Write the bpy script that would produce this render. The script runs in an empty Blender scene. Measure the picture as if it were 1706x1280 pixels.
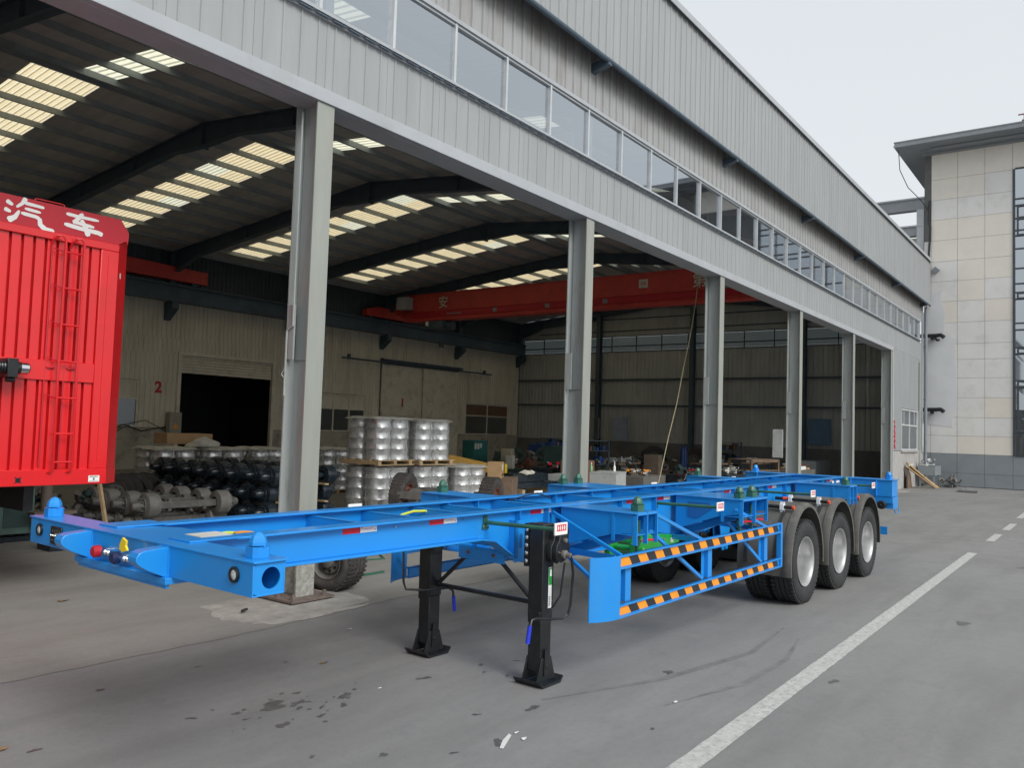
import bpy, math, random
from math import sin, cos, pi, radians
from mathutils import Vector, Matrix
random.seed(7)
sc = bpy.context.scene
COL = sc.collection

# ------------------------------------------------------------ camera, sky, sun, exposure
cam_d = bpy.data.cameras.new('camera'); cam = bpy.data.objects.new('camera', cam_d); COL.objects.link(cam); sc.camera = cam
cam_d.sensor_width = 36.0; cam_d.sensor_fit = 'HORIZONTAL'; cam_d.lens = 1371.63/1706*36
cam_d.clip_start = 0.05; cam_d.clip_end = 1500
yw, pt, rl = radians(53.65266), radians(3.1474), radians(1.82477)
fw = Vector((sin(yw)*cos(pt), cos(yw)*cos(pt), sin(pt))); s0 = Vector((cos(yw), -sin(yw), 0)); u0 = s0.cross(fw)
sr = s0*cos(rl)+u0*sin(rl); ur = -s0*sin(rl)+u0*cos(rl)
mt = Matrix((sr, ur, -fw)).transposed().to_4x4(); mt.translation = Vector((0, 0, 2.0)); cam.matrix_world = mt

W = bpy.data.worlds.new('World'); sc.world = W; W.use_nodes = True
nt = W.node_tree; nt.nodes.clear()
sky = nt.nodes.new('ShaderNodeTexSky'); sky.sky_type = 'NISHITA'; sky.sun_disc = False
sky.sun_elevation = radians(38); sky.sun_rotation = radians(195)
sky.air_density = 1.2; sky.dust_density = 4.0; sky.ozone_density = 1.0
hs = nt.nodes.new('ShaderNodeHueSaturation'); hs.inputs['Saturation'].default_value = 0.30
mx = nt.nodes.new('ShaderNodeMixRGB'); mx.inputs[0].default_value = 0.55; mx.inputs[2].default_value = (9.7, 10.25, 10.6, 1)  # thin even cloud layer
bg = nt.nodes.new('ShaderNodeBackground'); bg.inputs['Strength'].default_value = 0.075
ow = nt.nodes.new('ShaderNodeOutputWorld')
nt.links.new(sky.outputs[0], hs.inputs['Color']); nt.links.new(hs.outputs[0], mx.inputs[1])
nt.links.new(mx.outputs[0], bg.inputs['Color']); nt.links.new(bg.outputs[0], ow.inputs['Surface'])
sun_d = bpy.data.lights.new('sun', 'SUN'); sun_d.energy = 1.5; sun_d.angle = radians(24); sun_d.color = (1, .985, .96)
sun = bpy.data.objects.new('sun', sun_d); COL.objects.link(sun)
el, az = radians(38), radians(195)
sun.rotation_euler = Vector((sin(az)*cos(el), cos(az)*cos(el), sin(el))).to_track_quat('Z', 'Y').to_euler()
sc.view_settings.view_transform = 'Standard'; sc.view_settings.look = 'None'
sc.view_settings.exposure = 0.62; sc.cycles.diffuse_bounces = 7; sc.view_settings.gamma = 1.0; sc.view_settings.use_curve_mapping = False

# ------------------------------------------------------------ materials
def srgb(r, g, b):
    f = lambda c: (c/255/12.92) if c/255 <= .04045 else ((c/255+.055)/1.055)**2.4
    return (f(r), f(g), f(b))
def M(name, col, rough=.5, metal=0.0, var=.12, scale=2.5, bump=0.0, bscale=40, spec=.5, dirt=None, dirt_amt=.0, dscale=(1, 1, 1), coat=0):
    m = bpy.data.materials.new(name); m.use_nodes = True; n = m.node_tree; b = n.nodes['Principled BSDF']
    b.inputs['Roughness'].default_value = rough; b.inputs['Metallic'].default_value = metal
    b.inputs['Specular IOR Level'].default_value = spec
    if coat: b.inputs['Coat Weight'].default_value = coat; b.inputs['Coat Roughness'].default_value = .12
    g = n.nodes.new('ShaderNodeNewGeometry')
    mp = n.nodes.new('ShaderNodeMapping'); mp.inputs['Scale'].default_value = dscale
    n.links.new(g.outputs['Position'], mp.inputs['Vector'])
    no = n.nodes.new('ShaderNodeTexNoise'); no.inputs['Scale'].default_value = scale; no.inputs['Detail'].default_value = 6; no.inputs['Roughness'].default_value = .6
    n.links.new(mp.outputs[0], no.inputs['Vector'])
    mi = n.nodes.new('ShaderNodeMixRGB')
    mr = n.nodes.new('ShaderNodeMapRange'); mr.inputs[1].default_value = .3; mr.inputs[2].default_value = .7
    n.links.new(no.outputs[0], mr.inputs[0]); n.links.new(mr.outputs[0], mi.inputs[0])
    mi.inputs[1].default_value = (*[c*(1-var) for c in col], 1); mi.inputs[2].default_value = (*[min(1, c*(1+var)) for c in col], 1)
    last = mi
    if dirt:
        n2 = n.nodes.new('ShaderNodeTexNoise'); n2.inputs['Scale'].default_value = scale*1.7; n2.inputs['Detail'].default_value = 8; n2.inputs['Roughness'].default_value = .7
        n.links.new(mp.outputs[0], n2.inputs['Vector'])
        r2 = n.nodes.new('ShaderNodeMapRange'); r2.inputs[1].default_value = .5; r2.inputs[2].default_value = .72; r2.inputs[4].default_value = dirt_amt
        n.links.new(n2.outputs[0], r2.inputs[0])
        m2 = n.nodes.new('ShaderNodeMixRGB'); m2.inputs[2].default_value = (*dirt, 1)
        n.links.new(r2.outputs[0], m2.inputs[0]); n.links.new(mi.outputs[0], m2.inputs[1]); last = m2
    n.links.new(last.outputs[0], b.inputs['Base Color'])
    rr = n.nodes.new('ShaderNodeMapRange'); rr.inputs[3].default_value = max(0, rough-.07); rr.inputs[4].default_value = min(1, rough+.1)
    n.links.new(no.outputs[0], rr.inputs[0]); n.links.new(rr.outputs[0], b.inputs['Roughness'])
    if bump:
        n3 = n.nodes.new('ShaderNodeTexNoise'); n3.inputs['Scale'].default_value = bscale; n3.inputs['Detail'].default_value = 5
        n.links.new(g.outputs['Position'], n3.inputs['Vector'])
        bp = n.nodes.new('ShaderNodeBump'); bp.inputs['Strength'].default_value = bump; bp.inputs['Distance'].default_value = .01
        n.links.new(n3.outputs[0], bp.inputs['Height']); n.links.new(bp.outputs[0], b.inputs['Normal'])
    return m
m_blue = M('blue_paint', (.010, .24, .67), .34, var=.05, scale=1.2, bump=.03, bscale=60, dirt=(.05, .24, .50), dirt_amt=.3, coat=.28)
m_blueshade = M('blue_paint_shaded', (.010, .12, .40), .5, var=.1)  # darker copy of the blue, shade inside openings put into the colour
m_black = M('black_paint', (.010, .012, .014), .32, var=.2, scale=6, dirt=(.05, .05, .05), dirt_amt=.3)
m_rubber = M('tyre_rubber', (.022, .023, .025), .72, var=.2, scale=8, dirt=(.07, .066, .06), dirt_amt=.35, bump=.12, bscale=90)
m_rubber_old = M('dusty_tyre_rubber', (.05, .045, .043), .85, var=.25, scale=7, dirt=(.14, .12, .105), dirt_amt=.6, bump=.2, bscale=70)
m_fender = M('fender_plastic', (.085, .083, .076), .55, var=.2, scale=3, dirt=(.19, .18, .155), dirt_amt=.5)
m_steel = M('painted_silver_rim', (.56, .56, .56), .33, .75, var=.12, scale=5, dirt=(.3, .3, .29), dirt_amt=.3)
m_rim = M('shiny_rim', (.72, .73, .72), .26, .6, var=.2, scale=4, dirt=(.3, .3, .28), dirt_amt=.3)
m_green = M('green_casting', (.03, .12, .08), .38, var=.2, scale=6)
m_green2 = M('bright_green_paint', (.015, .30, .04), .3, var=.15, scale=6, coat=.3)
m_red = M('red_paint', (.64, .010, .014), .3, var=.08, scale=1.0, bump=.35, bscale=2.5, coat=.4, dirt=(.42, .02, .02), dirt_amt=.35)
m_redd = M('dark_red_paint', (.42, .010, .022), .42, var=.06, scale=1.5)
m_redtape = M('red_reflector', (.62, .01, .03), .3, var=.05)
m_white = M('white_paint', (.78, .79, .78), .45, var=.05, scale=5)
m_whitetext = M('white_lettering', (.75, .76, .75), .5, var=.03)
m_orange = M('orange_stripe', (.82, .30, .02), .45, var=.08, scale=8)
m_stripeblk = M('black_stripe', (.02, .022, .028), .5, var=.15)
m_yellow = M('yellow_plastic', (.82, .60, .02), .35, var=.1)
m_hose = M('yellow_green_hose', (.55, .62, .06), .35, var=.1)
m_chrome = M('chrome', (.7, .7, .7), .15, 1.0, var=.1)
m_clad = M('grey_cladding', (.295, .308, .312), .45, var=.07, scale=1.1, dscale=(3, 3, .35), dirt=(.26, .26, .255), dirt_amt=.45, spec=.45, bump=.25, bscale=1.8)
m_clad_up = M('grey_cladding_weathered', (.31, .315, .315), .5, var=.08, scale=1.1, dscale=(3, 3, .35), dirt=(.22, .19, .165), dirt_amt=.6, spec=.4)
# rusty run-off stains that start under the eave
_n = m_clad_up.node_tree; _b = _n.nodes['Principled BSDF']; _src = _b.inputs['Base Color'].links[0].from_socket
_g = _n.nodes.new('ShaderNodeNewGeometry'); _sx = _n.nodes.new('ShaderNodeSeparateXYZ'); _n.links.new(_g.outputs['Position'], _sx.inputs[0])
_mp = _n.nodes.new('ShaderNodeMapping'); _mp.inputs['Scale'].default_value = (2.2, 2.2, .12); _n.links.new(_g.outputs['Position'], _mp.inputs['Vector'])
_no = _n.nodes.new('ShaderNodeTexNoise'); _no.inputs['Scale'].default_value = 2.5; _no.inputs['Detail'].default_value = 8; _no.inputs['Roughness'].default_value = .7; _n.links.new(_mp.outputs[0], _no.inputs['Vector'])
_ad = _n.nodes.new('ShaderNodeMath'); _ad.operation = 'MULTIPLY_ADD'; _ad.inputs[1].default_value = 1.6; _n.links.new(_no.outputs[0], _ad.inputs[0]); _n.links.new(_sx.outputs[2], _ad.inputs[2])
_rr = _n.nodes.new('ShaderNodeMapRange'); _rr.inputs[1].default_value = 8.95; _rr.inputs[2].default_value = 9.55; _rr.inputs[4].default_value = .5; _n.links.new(_ad.outputs[0], _rr.inputs[0])
_mi = _n.nodes.new('ShaderNodeMixRGB'); _mi.inputs[2].default_value = (.15, .10, .07, 1); _n.links.new(_rr.outputs[0], _mi.inputs[0]); _n.links.new(_src, _mi.inputs[1]); _n.links.new(_mi.outputs[0], _b.inputs['Base Color'])
m_trim = M('grey_trim', (.36, .38, .40), .45, var=.05, scale=1.5, dirt=(.27, .27, .26), dirt_amt=.4)
m_col = M('column_paint', (.33, .36, .355), .5, var=.08, scale=1.4, dscale=(3, 3, .5), dirt=(.17, .155, .13), dirt_amt=.5)
m_colpale = M('column_flange_paint', (.27, .285, .255), .5, var=.08, scale=1.6, dscale=(3, 3, .5), dirt=(.28, .26, .21), dirt_amt=.5)
m_darksteel = M('dark_blue_steel', (.065, .095, .125), .55, var=.2, scale=2)
m_purlin = M('galvanised_purlin', (.26, .29, .30), .5, .1, var=.15, scale=3)
m_roof = M('roof_underside', (.50, .48, .46), .6, var=.15, scale=1.2, dscale=(3, .5, 1))
m_inwall = M('inner_wall_cladding', (.62, .59, .51), .6, var=.10, scale=.8, dscale=(2, 2, .4), dirt=(.36, .325, .25), dirt_amt=.6)
m_upwall_shade = M('upper_wall_painted_shade', (.06, .075, .085), .7, var=.15)  # cladding colour darkened to carry the shade above the runway beam
m_endwall = M('end_wall_cladding', (.42, .44, .43), .6, var=.12, scale=.8, dscale=(2, 2, .4), dirt=(.26, .26, .25), dirt_amt=.6)
m_plaster = M('stained_plaster', (.38, .36, .30), .85, var=.15, scale=1.2, dirt=(.10, .095, .085), dirt_amt=.7, bump=.2, bscale=30)
m_darkplaster = M('dark_plaster', (.16, .165, .17), .85, var=.2, scale=1.2, dirt=(.08, .08, .08), dirt_amt=.6, bump=.2, bscale=30)
m_wains = M('outer_plinth_render', (.36, .35, .34), .85, var=.12, scale=2.5, dirt=(.18, .17, .165), dirt_amt=.7, bump=.2, bscale=30)
m_door = M('sliding_door_paint', (.64, .61, .53), .55, var=.08, scale=1.5, dirt=(.2, .19, .16), dirt_amt=.5)
m_crane = M('crane_red', (.55, .055, .045), .5, var=.1, scale=1.5, dirt=(.16, .02, .02), dirt_amt=.5)
m_tile = M('beige_tile', (.69, .645, .58), .45, var=.04, scale=.9, dirt=(.57, .545, .50), dirt_amt=.4)
m_tile2 = M('beige_tile_pale', (.67, .66, .64), .45, var=.04, scale=.9, dirt=(.44, .43, .41), dirt_amt=.4)
m_tileg = M('grey_base_tile', (.22, .245, .26), .45, var=.08, scale=1.5, dirt=(.26, .27, .28), dirt_amt=.3)
m_joint = M('tile_joint', (.12, .12, .12), .8)
m_patch = M('pale_render_patch', (.60, .61, .62), .8, var=.05, scale=1.5)
m_eave = M('grey_eave', (.22, .24, .26), .6, var=.08, scale=.8, dirt=(.16, .17, .18), dirt_amt=.4)
m_frame = M('dark_window_frame', (.045, .055, .065), .4, var=.1)
m_alu = M('aluminium_frame', (.55, .57, .58), .35, .5, var=.08)
m_wood = M('raw_wood', (.42, .30, .17), .7, var=.25, scale=6, dirt=(.18, .12, .07), dirt_amt=.4)
m_card = M('cardboard', (.42, .27, .14), .8, var=.1, scale=5)
m_conc = M('rough_concrete', (.30, .29, .265), .9, var=.2, scale=5, dirt=(.2, .19, .17), dirt_amt=.6, bump=.5, bscale=60)
m_drum = M('dusty_brake_drum', (.13, .125, .115), .65, .1, var=.25, scale=8, dirt=(.2, .185, .165), dirt_amt=.4)
m_blackgloss = M('black_gloss_paint', (.014, .022, .030), .25, var=.2, scale=8)
m_teal = M('teal_paint', (.02, .13, .12), .4, var=.15)
m_bluecab = M('dull_blue_paint', (.02, .06, .22), .5, var=.15)
m_cabgrey = M('grey_cabinet_paint', (.42, .44, .43), .5, var=.08, dirt=(.2, .2, .19), dirt_amt=.5, scale=4)
m_sheet = M('pale_plastic_sheet', (.55, .55, .50), .5, var=.12, scale=5)
m_rust = M('rusty_steel', (.16, .065, .04), .75, var=.3, scale=9)
m_mgreen = M('machine_green', (.07, .13, .11), .5, var=.2, scale=3)
m_lens = M('lamp_lens', (.62, .64, .66), .15, var=.1, scale=20)
m_yelsteel = M('yellow_steel', (.55, .30, .03), .45, var=.12, scale=4)

def raw(name):
    m = bpy.data.materials.new(name); m.use_nodes = True; n = m.node_tree; n.nodes.clear(); o = n.nodes.new('ShaderNodeOutputMaterial'); return m, n, o
def glassmat(name, tint, refl, rough=.03):
    m, n, o = raw(name)
    t = n.nodes.new('ShaderNodeBsdfTransparent'); t.inputs[0].default_value = (*tint, 1)
    g = n.nodes.new('ShaderNodeBsdfGlossy'); g.inputs[0].default_value = (.85, .9, .95, 1); g.inputs['Roughness'].default_value = rough
    lw = n.nodes.new('ShaderNodeLayerWeight'); lw.inputs[0].default_value = .5
    mr = n.nodes.new('ShaderNodeMapRange'); mr.inputs[3].default_value = refl; mr.inputs[4].default_value = min(1, refl+.35)
    mx = n.nodes.new('ShaderNodeMixShader')
    n.links.new(lw.outputs['Facing'], mr.inputs[0]); n.links.new(mr.outputs[0], mx.inputs[0])
    n.links.new(t.outputs[0], mx.inputs[1]); n.links.new(g.outputs[0], mx.inputs[2]); n.links.new(mx.outputs[0], o.inputs[0])
    return m
m_glass = glassmat('window_glass', (.60, .63, .66), .36)
m_glass_in = glassmat('dusty_inner_glass', (.20, .21, .20), .22, .3)
m_glass_blue = glassmat('blue_glass', (.25, .33, .38), .52)
def skymat(name, col, tr):
    m, n, o = raw(name)
    t = n.nodes.new('ShaderNodeBsdfTranslucent'); d = n.nodes.new('ShaderNodeBsdfDiffuse')
    g = n.nodes.new('ShaderNodeNewGeometry'); no = n.nodes.new('ShaderNodeTexNoise'); no.inputs['Scale'].default_value = 3; no.inputs['Detail'].default_value = 6
    n.links.new(g.outputs['Position'], no.inputs['Vector'])
    mi = n.nodes.new('ShaderNodeMixRGB'); mi.inputs[1].default_value = (*[c*.8 for c in col], 1); mi.inputs[2].default_value = (*col, 1)
    n.links.new(no.outputs[0], mi.inputs[0]); n.links.new(mi.outputs[0], t.inputs[0]); d.inputs[0].default_value = (*col, 1)
    mx = n.nodes.new('ShaderNodeMixShader'); mx.inputs[0].default_value = 1-tr
    n.links.new(t.outputs[0], mx.inputs[1]); n.links.new(d.outputs[0], mx.inputs[2]); n.links.new(mx.outputs[0], o.inputs[0])
    return m
m_sky = skymat('skylight_sheet', (.88, .74, .47), .93)
m_skyrib_lit = skymat('skylight_rib_painted_light', (1, .92, .68), .98)  # brighter than the sheet, light through the corrugation put into the colour
m_skyclear = skymat('pale_skylight_sheet', (.82, .80, .62), .97)

# ground materials
def groundmat(name, col, col2, dark, warm):
    m = bpy.data.materials.new(name); m.use_nodes = True; n = m.node_tree; b = n.nodes['Principled BSDF']; L = n.links
    g = n.nodes.new('ShaderNodeNewGeometry')
    def noise(s, d=6, r=.6, vec=None, sc3=None):
        x = n.nodes.new('ShaderNodeTexNoise'); x.inputs['Scale'].default_value = s; x.inputs['Detail'].default_value = d; x.inputs['Roughness'].default_value = r
        if sc3:
            mp = n.nodes.new('ShaderNodeMapping'); mp.inputs['Scale'].default_value = sc3; mp.inputs['Rotation'].default_value = (0, 0, .12); L.new(g.outputs['Position'], mp.inputs['Vector']); L.new(mp.outputs[0], x.inputs['Vector'])
        else: L.new(g.outputs['Position'], x.inputs['Vector'])
        return x.outputs[0]
    def rng(v, a, c, o0=0., o1=1.):
        x = n.nodes.new('ShaderNodeMapRange'); x.inputs[1].default_value = a; x.inputs[2].default_value = c; x.inputs[3].default_value = o0; x.inputs[4].default_value = o1; L.new(v, x.inputs[0]); return x.outputs[0]
    def mix(f, a, c):
        x = n.nodes.new('ShaderNodeMixRGB'); L.new(f, x.inputs[0])
        for i, v in ((1, a), (2, c)):
            if isinstance(v, tuple): x.inputs[i].default_value = (*v, 1)
            else: L.new(v, x.inputs[i])
        return x.outputs[0]
    c = mix(rng(noise(.35, 5), .35, .65), col, col2)
    c = mix(rng(noise(.9, 6, .65, sc3=(.35, 1.8, 1)), .45, .75, 0, .65), c, dark)      # lengthwise tyre-worn streaks
    c = mix(rng(noise(2.3, 8, .7), .56, .78, 0, .5), c, dark)
    c = mix(rng(noise(1.1, 8, .75), .60, .80, 0, .5), c, warm)
    c = mix(rng(noise(16, 8, .8), .48, .70, 0, .38), c, dark)
    c = mix(rng(noise(38, 5, .8), .56, .72, 0, .30), c, warm)
    c = mix(rng(noise(120, 3, .6), .35, .7, 0, .35), c, dark)
    c = mix(rng(noise(260, 2, .6), .62, .75, 0, .35), c, (.34, .34, .32))
    # cracks
    vo = n.nodes.new('ShaderNodeTexVoronoi'); vo.feature = 'DISTANCE_TO_EDGE'; vo.inputs['Scale'].default_value = .11
    wn = n.nodes.new('ShaderNodeTexNoise'); wn.inputs['Scale'].default_value = 1.3; wn.inputs['Detail'].default_value = 8; L.new(g.outputs['Position'], wn.inputs['Vector'])
    ad = n.nodes.new('ShaderNodeVectorMath'); ad.operation = 'ADD'; L.new(g.outputs['Position'], ad.inputs[0]); L.new(wn.outputs['Color'], ad.inputs[1]); L.new(ad.outputs[0], vo.inputs['Vector'])
    c = mix(rng(vo.outputs['Distance'], 0, .0008, .12, 0), c, (.08, .08, .08))
    L.new(c, b.inputs['Base Color'])
    L.new(rng(noise(3, 4), .3, .7, .62, .85), b.inputs['Roughness']); b.inputs['Specular IOR Level'].default_value = .35
    bp = n.nodes.new('ShaderNodeBump'); bp.inputs['Strength'].default_value = .25; bp.inputs['Distance'].default_value = .006
    L.new(noise(60, 6), bp.inputs['Height']); L.new(bp.outputs[0], b.inputs['Normal'])
    return m
m_ground = groundmat('grey_yard_concrete', (.222, .222, .217), (.255, .254, .248), (.145, .143, .140), (.24, .235, .218))
m_floor = groundmat('workshop_floor_concrete', (.23, .226, .212), (.27, .265, .25), (.16, .15, .135), (.29, .275, .24))
m_linew = M('worn_white_road_paint', (.45, .45, .43), .8, var=.15, scale=14, dirt=(.21, .21, .20), dirt_amt=1, bump=.1, bscale=80)
m_oil = M('oil_stain', (.10, .098, .095), .45, var=.3, scale=9)

# ------------------------------------------------------------ mesh helpers
class MB:
    def __init__(s): s.v = []; s.f = []; s.mi = []; s.m = 0; s.T = None
    def add(s, vs, fs):
        o = len(s.v)
        for p in vs:
            p = Vector(p)
            s.v.append(tuple(s.T @ p) if s.T else tuple(p))
        for f in fs: s.f.append([i+o for i in f]); s.mi.append(s.m)
        return s
    def box(s, x0, x1, y0, y1, z0, z1):
        return s.add([(x0, y0, z0), (x1, y0, z0), (x1, y1, z0), (x0, y1, z0), (x0, y0, z1), (x1, y0, z1), (x1, y1, z1), (x0, y1, z1)],
                     [(0, 3, 2, 1), (4, 5, 6, 7), (0, 1, 5, 4), (1, 2, 6, 5), (2, 3, 7, 6), (3, 0, 4, 7)])
    def prism(s, pts, ax, t0, t1):
        """pts: 2D outline; ax: axis of thickness ('x': pts are y,z; 'y': x,z; 'z': x,y)"""
        n = len(pts)
        def P(a, b, t): return {'x': (t, a, b), 'y': (a, t, b), 'z': (a, b, t)}[ax]
        vs = [P(a, b, t0) for a, b in pts]+[P(a, b, t1) for a, b in pts]
        fs = [tuple(range(n-1, -1, -1)), tuple(range(n, 2*n))]+[(i, (i+1) % n, (i+1) % n+n, i+n) for i in range(n)]
        return s.add(vs, fs)
    def cyl(s, p0, p1, r0, r1=None, n=16, cap=True):
        if r1 is None: r1 = r0
        p0, p1 = Vector(p0), Vector(p1); d = (p1-p0).normalized()
        a = d.orthogonal().normalized(); b = d.cross(a)
        vs = [p0+(a*cos(2*pi*i/n)+b*sin(2*pi*i/n))*r0 for i in range(n)]+[p1+(a*cos(2*pi*i/n)+b*sin(2*pi*i/n))*r1 for i in range(n)]
        fs = [(i, (i+1) % n, (i+1) % n+n, i+n) for i in range(n)]
        if cap: fs += [tuple(range(n-1, -1, -1)), tuple(range(n, 2*n))]
        return s.add(vs, fs)
    def lathe(s, prof, o, d, n=32, close=False):
        """prof: list of (axial, radius) about axis d from point o"""
        o, d = Vector(o), Vector(d).normalized(); a = d.orthogonal().normalized(); b = d.cross(a); k = len(prof)
        vs = [o+d*t+(a*cos(2*pi*i/n)+b*sin(2*pi*i/n))*r for i in range(n) for t, r in prof]
        fs = [(i*k+j, i*k+(j+1) % k, ((i+1) % n)*k+(j+1) % k, ((i+1) % n)*k+j) for i in range(n) for j in range(k if close else k-1)]
        return s.add(vs, fs)
    def tube(s, path, r, n=8, cap=True):
        path = [Vector(p) for p in path]; k = len(path); rings = []; prev = None
        for i, p in enumerate(path):
            d = (path[min(i+1, k-1)]-path[max(i-1, 0)]).normalized()
            a = d.orthogonal().normalized() if prev is None else (prev-d*prev.dot(d)).normalized(); prev = a; b = d.cross(a)
            rings += [p+(a*cos(2*pi*j/n)+b*sin(2*pi*j/n))*r for j in range(n)]
        fs = [(i*n+j, i*n+(j+1) % n, (i+1)*n+(j+1) % n, (i+1)*n+j) for i in range(k-1) for j in range(n)]
        if cap: fs += [tuple(range(n-1, -1, -1)), tuple((k-1)*n+j for j in range(n))]
        return s.add(rings, fs)
    def beam(s, p0, p1, w, h):
        """rectangular bar between two points, w sideways, h upwards"""
        p0, p1 = Vector(p0), Vector(p1); d = (p1-p0).normalized(); up = Vector((0, 0, 1))
        a = d.cross(up); a = a.normalized() if a.length > 1e-4 else Vector((1, 0, 0)); b = a.cross(d)
        vs = [p+a*i*w/2+b*j*h/2 for p in (p0, p1) for i, j in ((-1, -1), (1, -1), (1, 1), (-1, 1))]
        return s.add(vs, [(0, 3, 2, 1), (4, 5, 6, 7), (0, 1, 5, 4), (1, 2, 6, 5), (2, 3, 7, 6), (3, 0, 4, 7)])
    def mesh(s, name, mats, smooth=True, fix=True):
        me = bpy.data.meshes.new(name); me.from_pydata(s.v, [], s.f)
        for m in (mats if isinstance(mats, (list, tuple)) else [mats]): me.materials.append(m)
        me.polygons.foreach_set('material_index', s.mi)
        if fix:
            import bmesh
            b = bmesh.new(); b.from_mesh(me); bmesh.ops.recalc_face_normals(b, faces=b.faces[:]); b.to_mesh(me); b.free()
        if smooth:
            me.polygons.foreach_set('use_smooth', [True]*len(me.polygons)); me.set_sharp_from_angle(angle=radians(32))
        me.update(); return me
    def build(s, name, mats, parent=None, loc=None, bev=0, **k):
        return put(s.mesh(name, mats, **k), name, parent, loc, bev=bev)
def put(me, name, parent=None, loc=None, rot=None, bev=0):
    o = bpy.data.objects.new(name, me); COL.objects.link(o)
    if parent: o.parent = parent
    if loc is not None: o.location = loc
    if rot is not None: o.rotation_euler = rot
    if bev:
        md = o.modifiers.new('bevel', 'BEVEL'); md.width = bev; md.segments = 2; md.limit_method = 'ANGLE'; md.angle_limit = radians(40); md.harden_normals = False
    return o
def empty(name, loc=(0, 0, 0), rot=(0, 0, 0), parent=None):
    o = bpy.data.objects.new(name, None); COL.objects.link(o); o.location = loc; o.rotation_euler = rot; o.empty_display_size = .2
    if parent: o.parent = parent
    return o
def tag(o, label=None, cat=None, group=None, kind=None):
    for k, v in (('label', label), ('category', cat), ('group', group), ('kind', kind)):
        if v: o[k] = v
    return o
def thing(name, label, cat, loc=(0, 0, 0), rz=0, group=None): return tag(empty(name, loc, (0, 0, rz)), label, cat, group)
def structure(name, mb, mats, **k): return tag(mb.build(name, mats, **k), kind='structure')
def copy_tree(o, parent=None):
    c = o.copy(); COL.objects.link(c)
    if parent: c.parent = parent
    for ch in list(o.children): copy_tree(ch, c)
    return c
def text(body, size, mat, parent, mw, name='lettering', off=0.0, ext=.002, shear=0, align='CENTER', sx=1.0):
    cu = bpy.data.curves.new(name, 'FONT'); cu.body = body; cu.size = size; cu.extrude = ext; cu.offset = off; cu.shear = shear
    cu.align_x = align; cu.align_y = 'CENTER'; cu.resolution_u = 3
    t = bpy.data.objects.new(name, cu); COL.objects.link(t)
    dg = bpy.context.evaluated_depsgraph_get(); me = bpy.data.meshes.new_from_object(t.evaluated_get(dg)); me.name = name
    bpy.data.objects.remove(t); me.materials.clear(); me.materials.append(mat)
    me.transform(Matrix.Diagonal((sx, 1, 1, 1)))
    o = bpy.data.objects.new(name, me); COL.objects.link(o); o.parent = parent; o.matrix_local = mw
    return o
def facing(o, right, up):
    """matrix: x along right, y along up, at o"""
    r, u = Vector(right).normalized(), Vector(up).normalized(); nn = r.cross(u)
    m = Matrix((r, u, nn)).transposed().to_4x4(); m.translation = Vector(o); return m
def sheet(w, h, pitch=.2486, d=.028, rw=.036, t=.012, mat=None, name='cladding_sheet', top=0.025, thin=False):
    """corrugated sheet: x 0..w, z 0..h, ribs stand out towards -y"""
    p = []; n = max(1, round(w/pitch)); pt = (w-.004)/n
    for i in range(n):
        x = .002+i*pt; p += [(x, 0), (x+pt/2-rw/2-top/2, 0), (x+pt/2-rw/2, -d), (x+pt/2+rw/2, -d), (x+pt/2+rw/2+top/2, 0)]
    p.append((w-.002, 0)); k = len(p)
    vs = [(x, y, z) for z in (0, h) for x, y in p]+[(x, t, z) for z in (0, h) for x in (.002, w-.002)]
    fs = [(i, i+1, i+1+k, i+k) for i in range(k-1)]+[(2*k, 2*k+2, 2*k+3, 2*k+1), (0, k, 2*k+2, 2*k), (k-1, 2*k+1, 2*k+3, 2*k-1),
          tuple([2*k]+[2*k+1]+list(range(k-1, -1, -1))), tuple([2*k+3, 2*k+2]+list(range(k, 2*k)))]
    if thin:                                        # one skin only, ribs in a brighter material with painted light
        mb = MB(); mb.add(vs[:2*k], fs[:k-1]); mb.mi = [1 if i % 5 == 2 else 0 for i in range(k-1)]; return mb.mesh(name, [mat, m_skyrib_lit], smooth=False, fix=False)
    mb = MB(); mb.add(vs, fs); return mb.mesh(name, mat or m_clad, smooth=False)

# ------------------------------------------------------------ ground
structure('ground', MB().add([(-300, -300, 0), (400, -300, 0), (400, 300, 0), (-300, 300, 0)], [(0, 1, 2, 3)]), m_ground)
rnd = random.Random(3)
edge = []; x = -14.0
while x < 42.6:
    edge.append((x, 6.66+.05*sin(x*1.1)+rnd.uniform(-.018, .018), .004)); x += .22
edge.append((42.6, 6.7, .004))
n = len(edge); vs = edge+[(p[0], 30.6, .004) for p in edge]
structure('workshop_floor', MB().add(vs, [(i, i+1, i+1+n, i+n) for i in range(n-1)]), m_floor)
def blob(cx, cy, rx, ry, z, seed, n=40, rough=.12, ang=0.0):
    r = random.Random(seed); ph = [r.uniform(0, 6.28) for _ in range(5)]; out = []
    for i in range(n):
        t = 2*pi*i/n; k = 1+rough*sum(sin((j+2)*t+ph[j])/(j*.6+1) for j in range(5))+r.uniform(-rough, rough)*.25
        a, b = rx*k*cos(t), ry*k*sin(t); out.append((cx+a*cos(ang)-b*sin(ang), cy+a*sin(ang)+b*cos(ang), z))
    return out
def flat(mb, pts): mb.add(pts, [tuple(range(len(pts)))])
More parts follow.
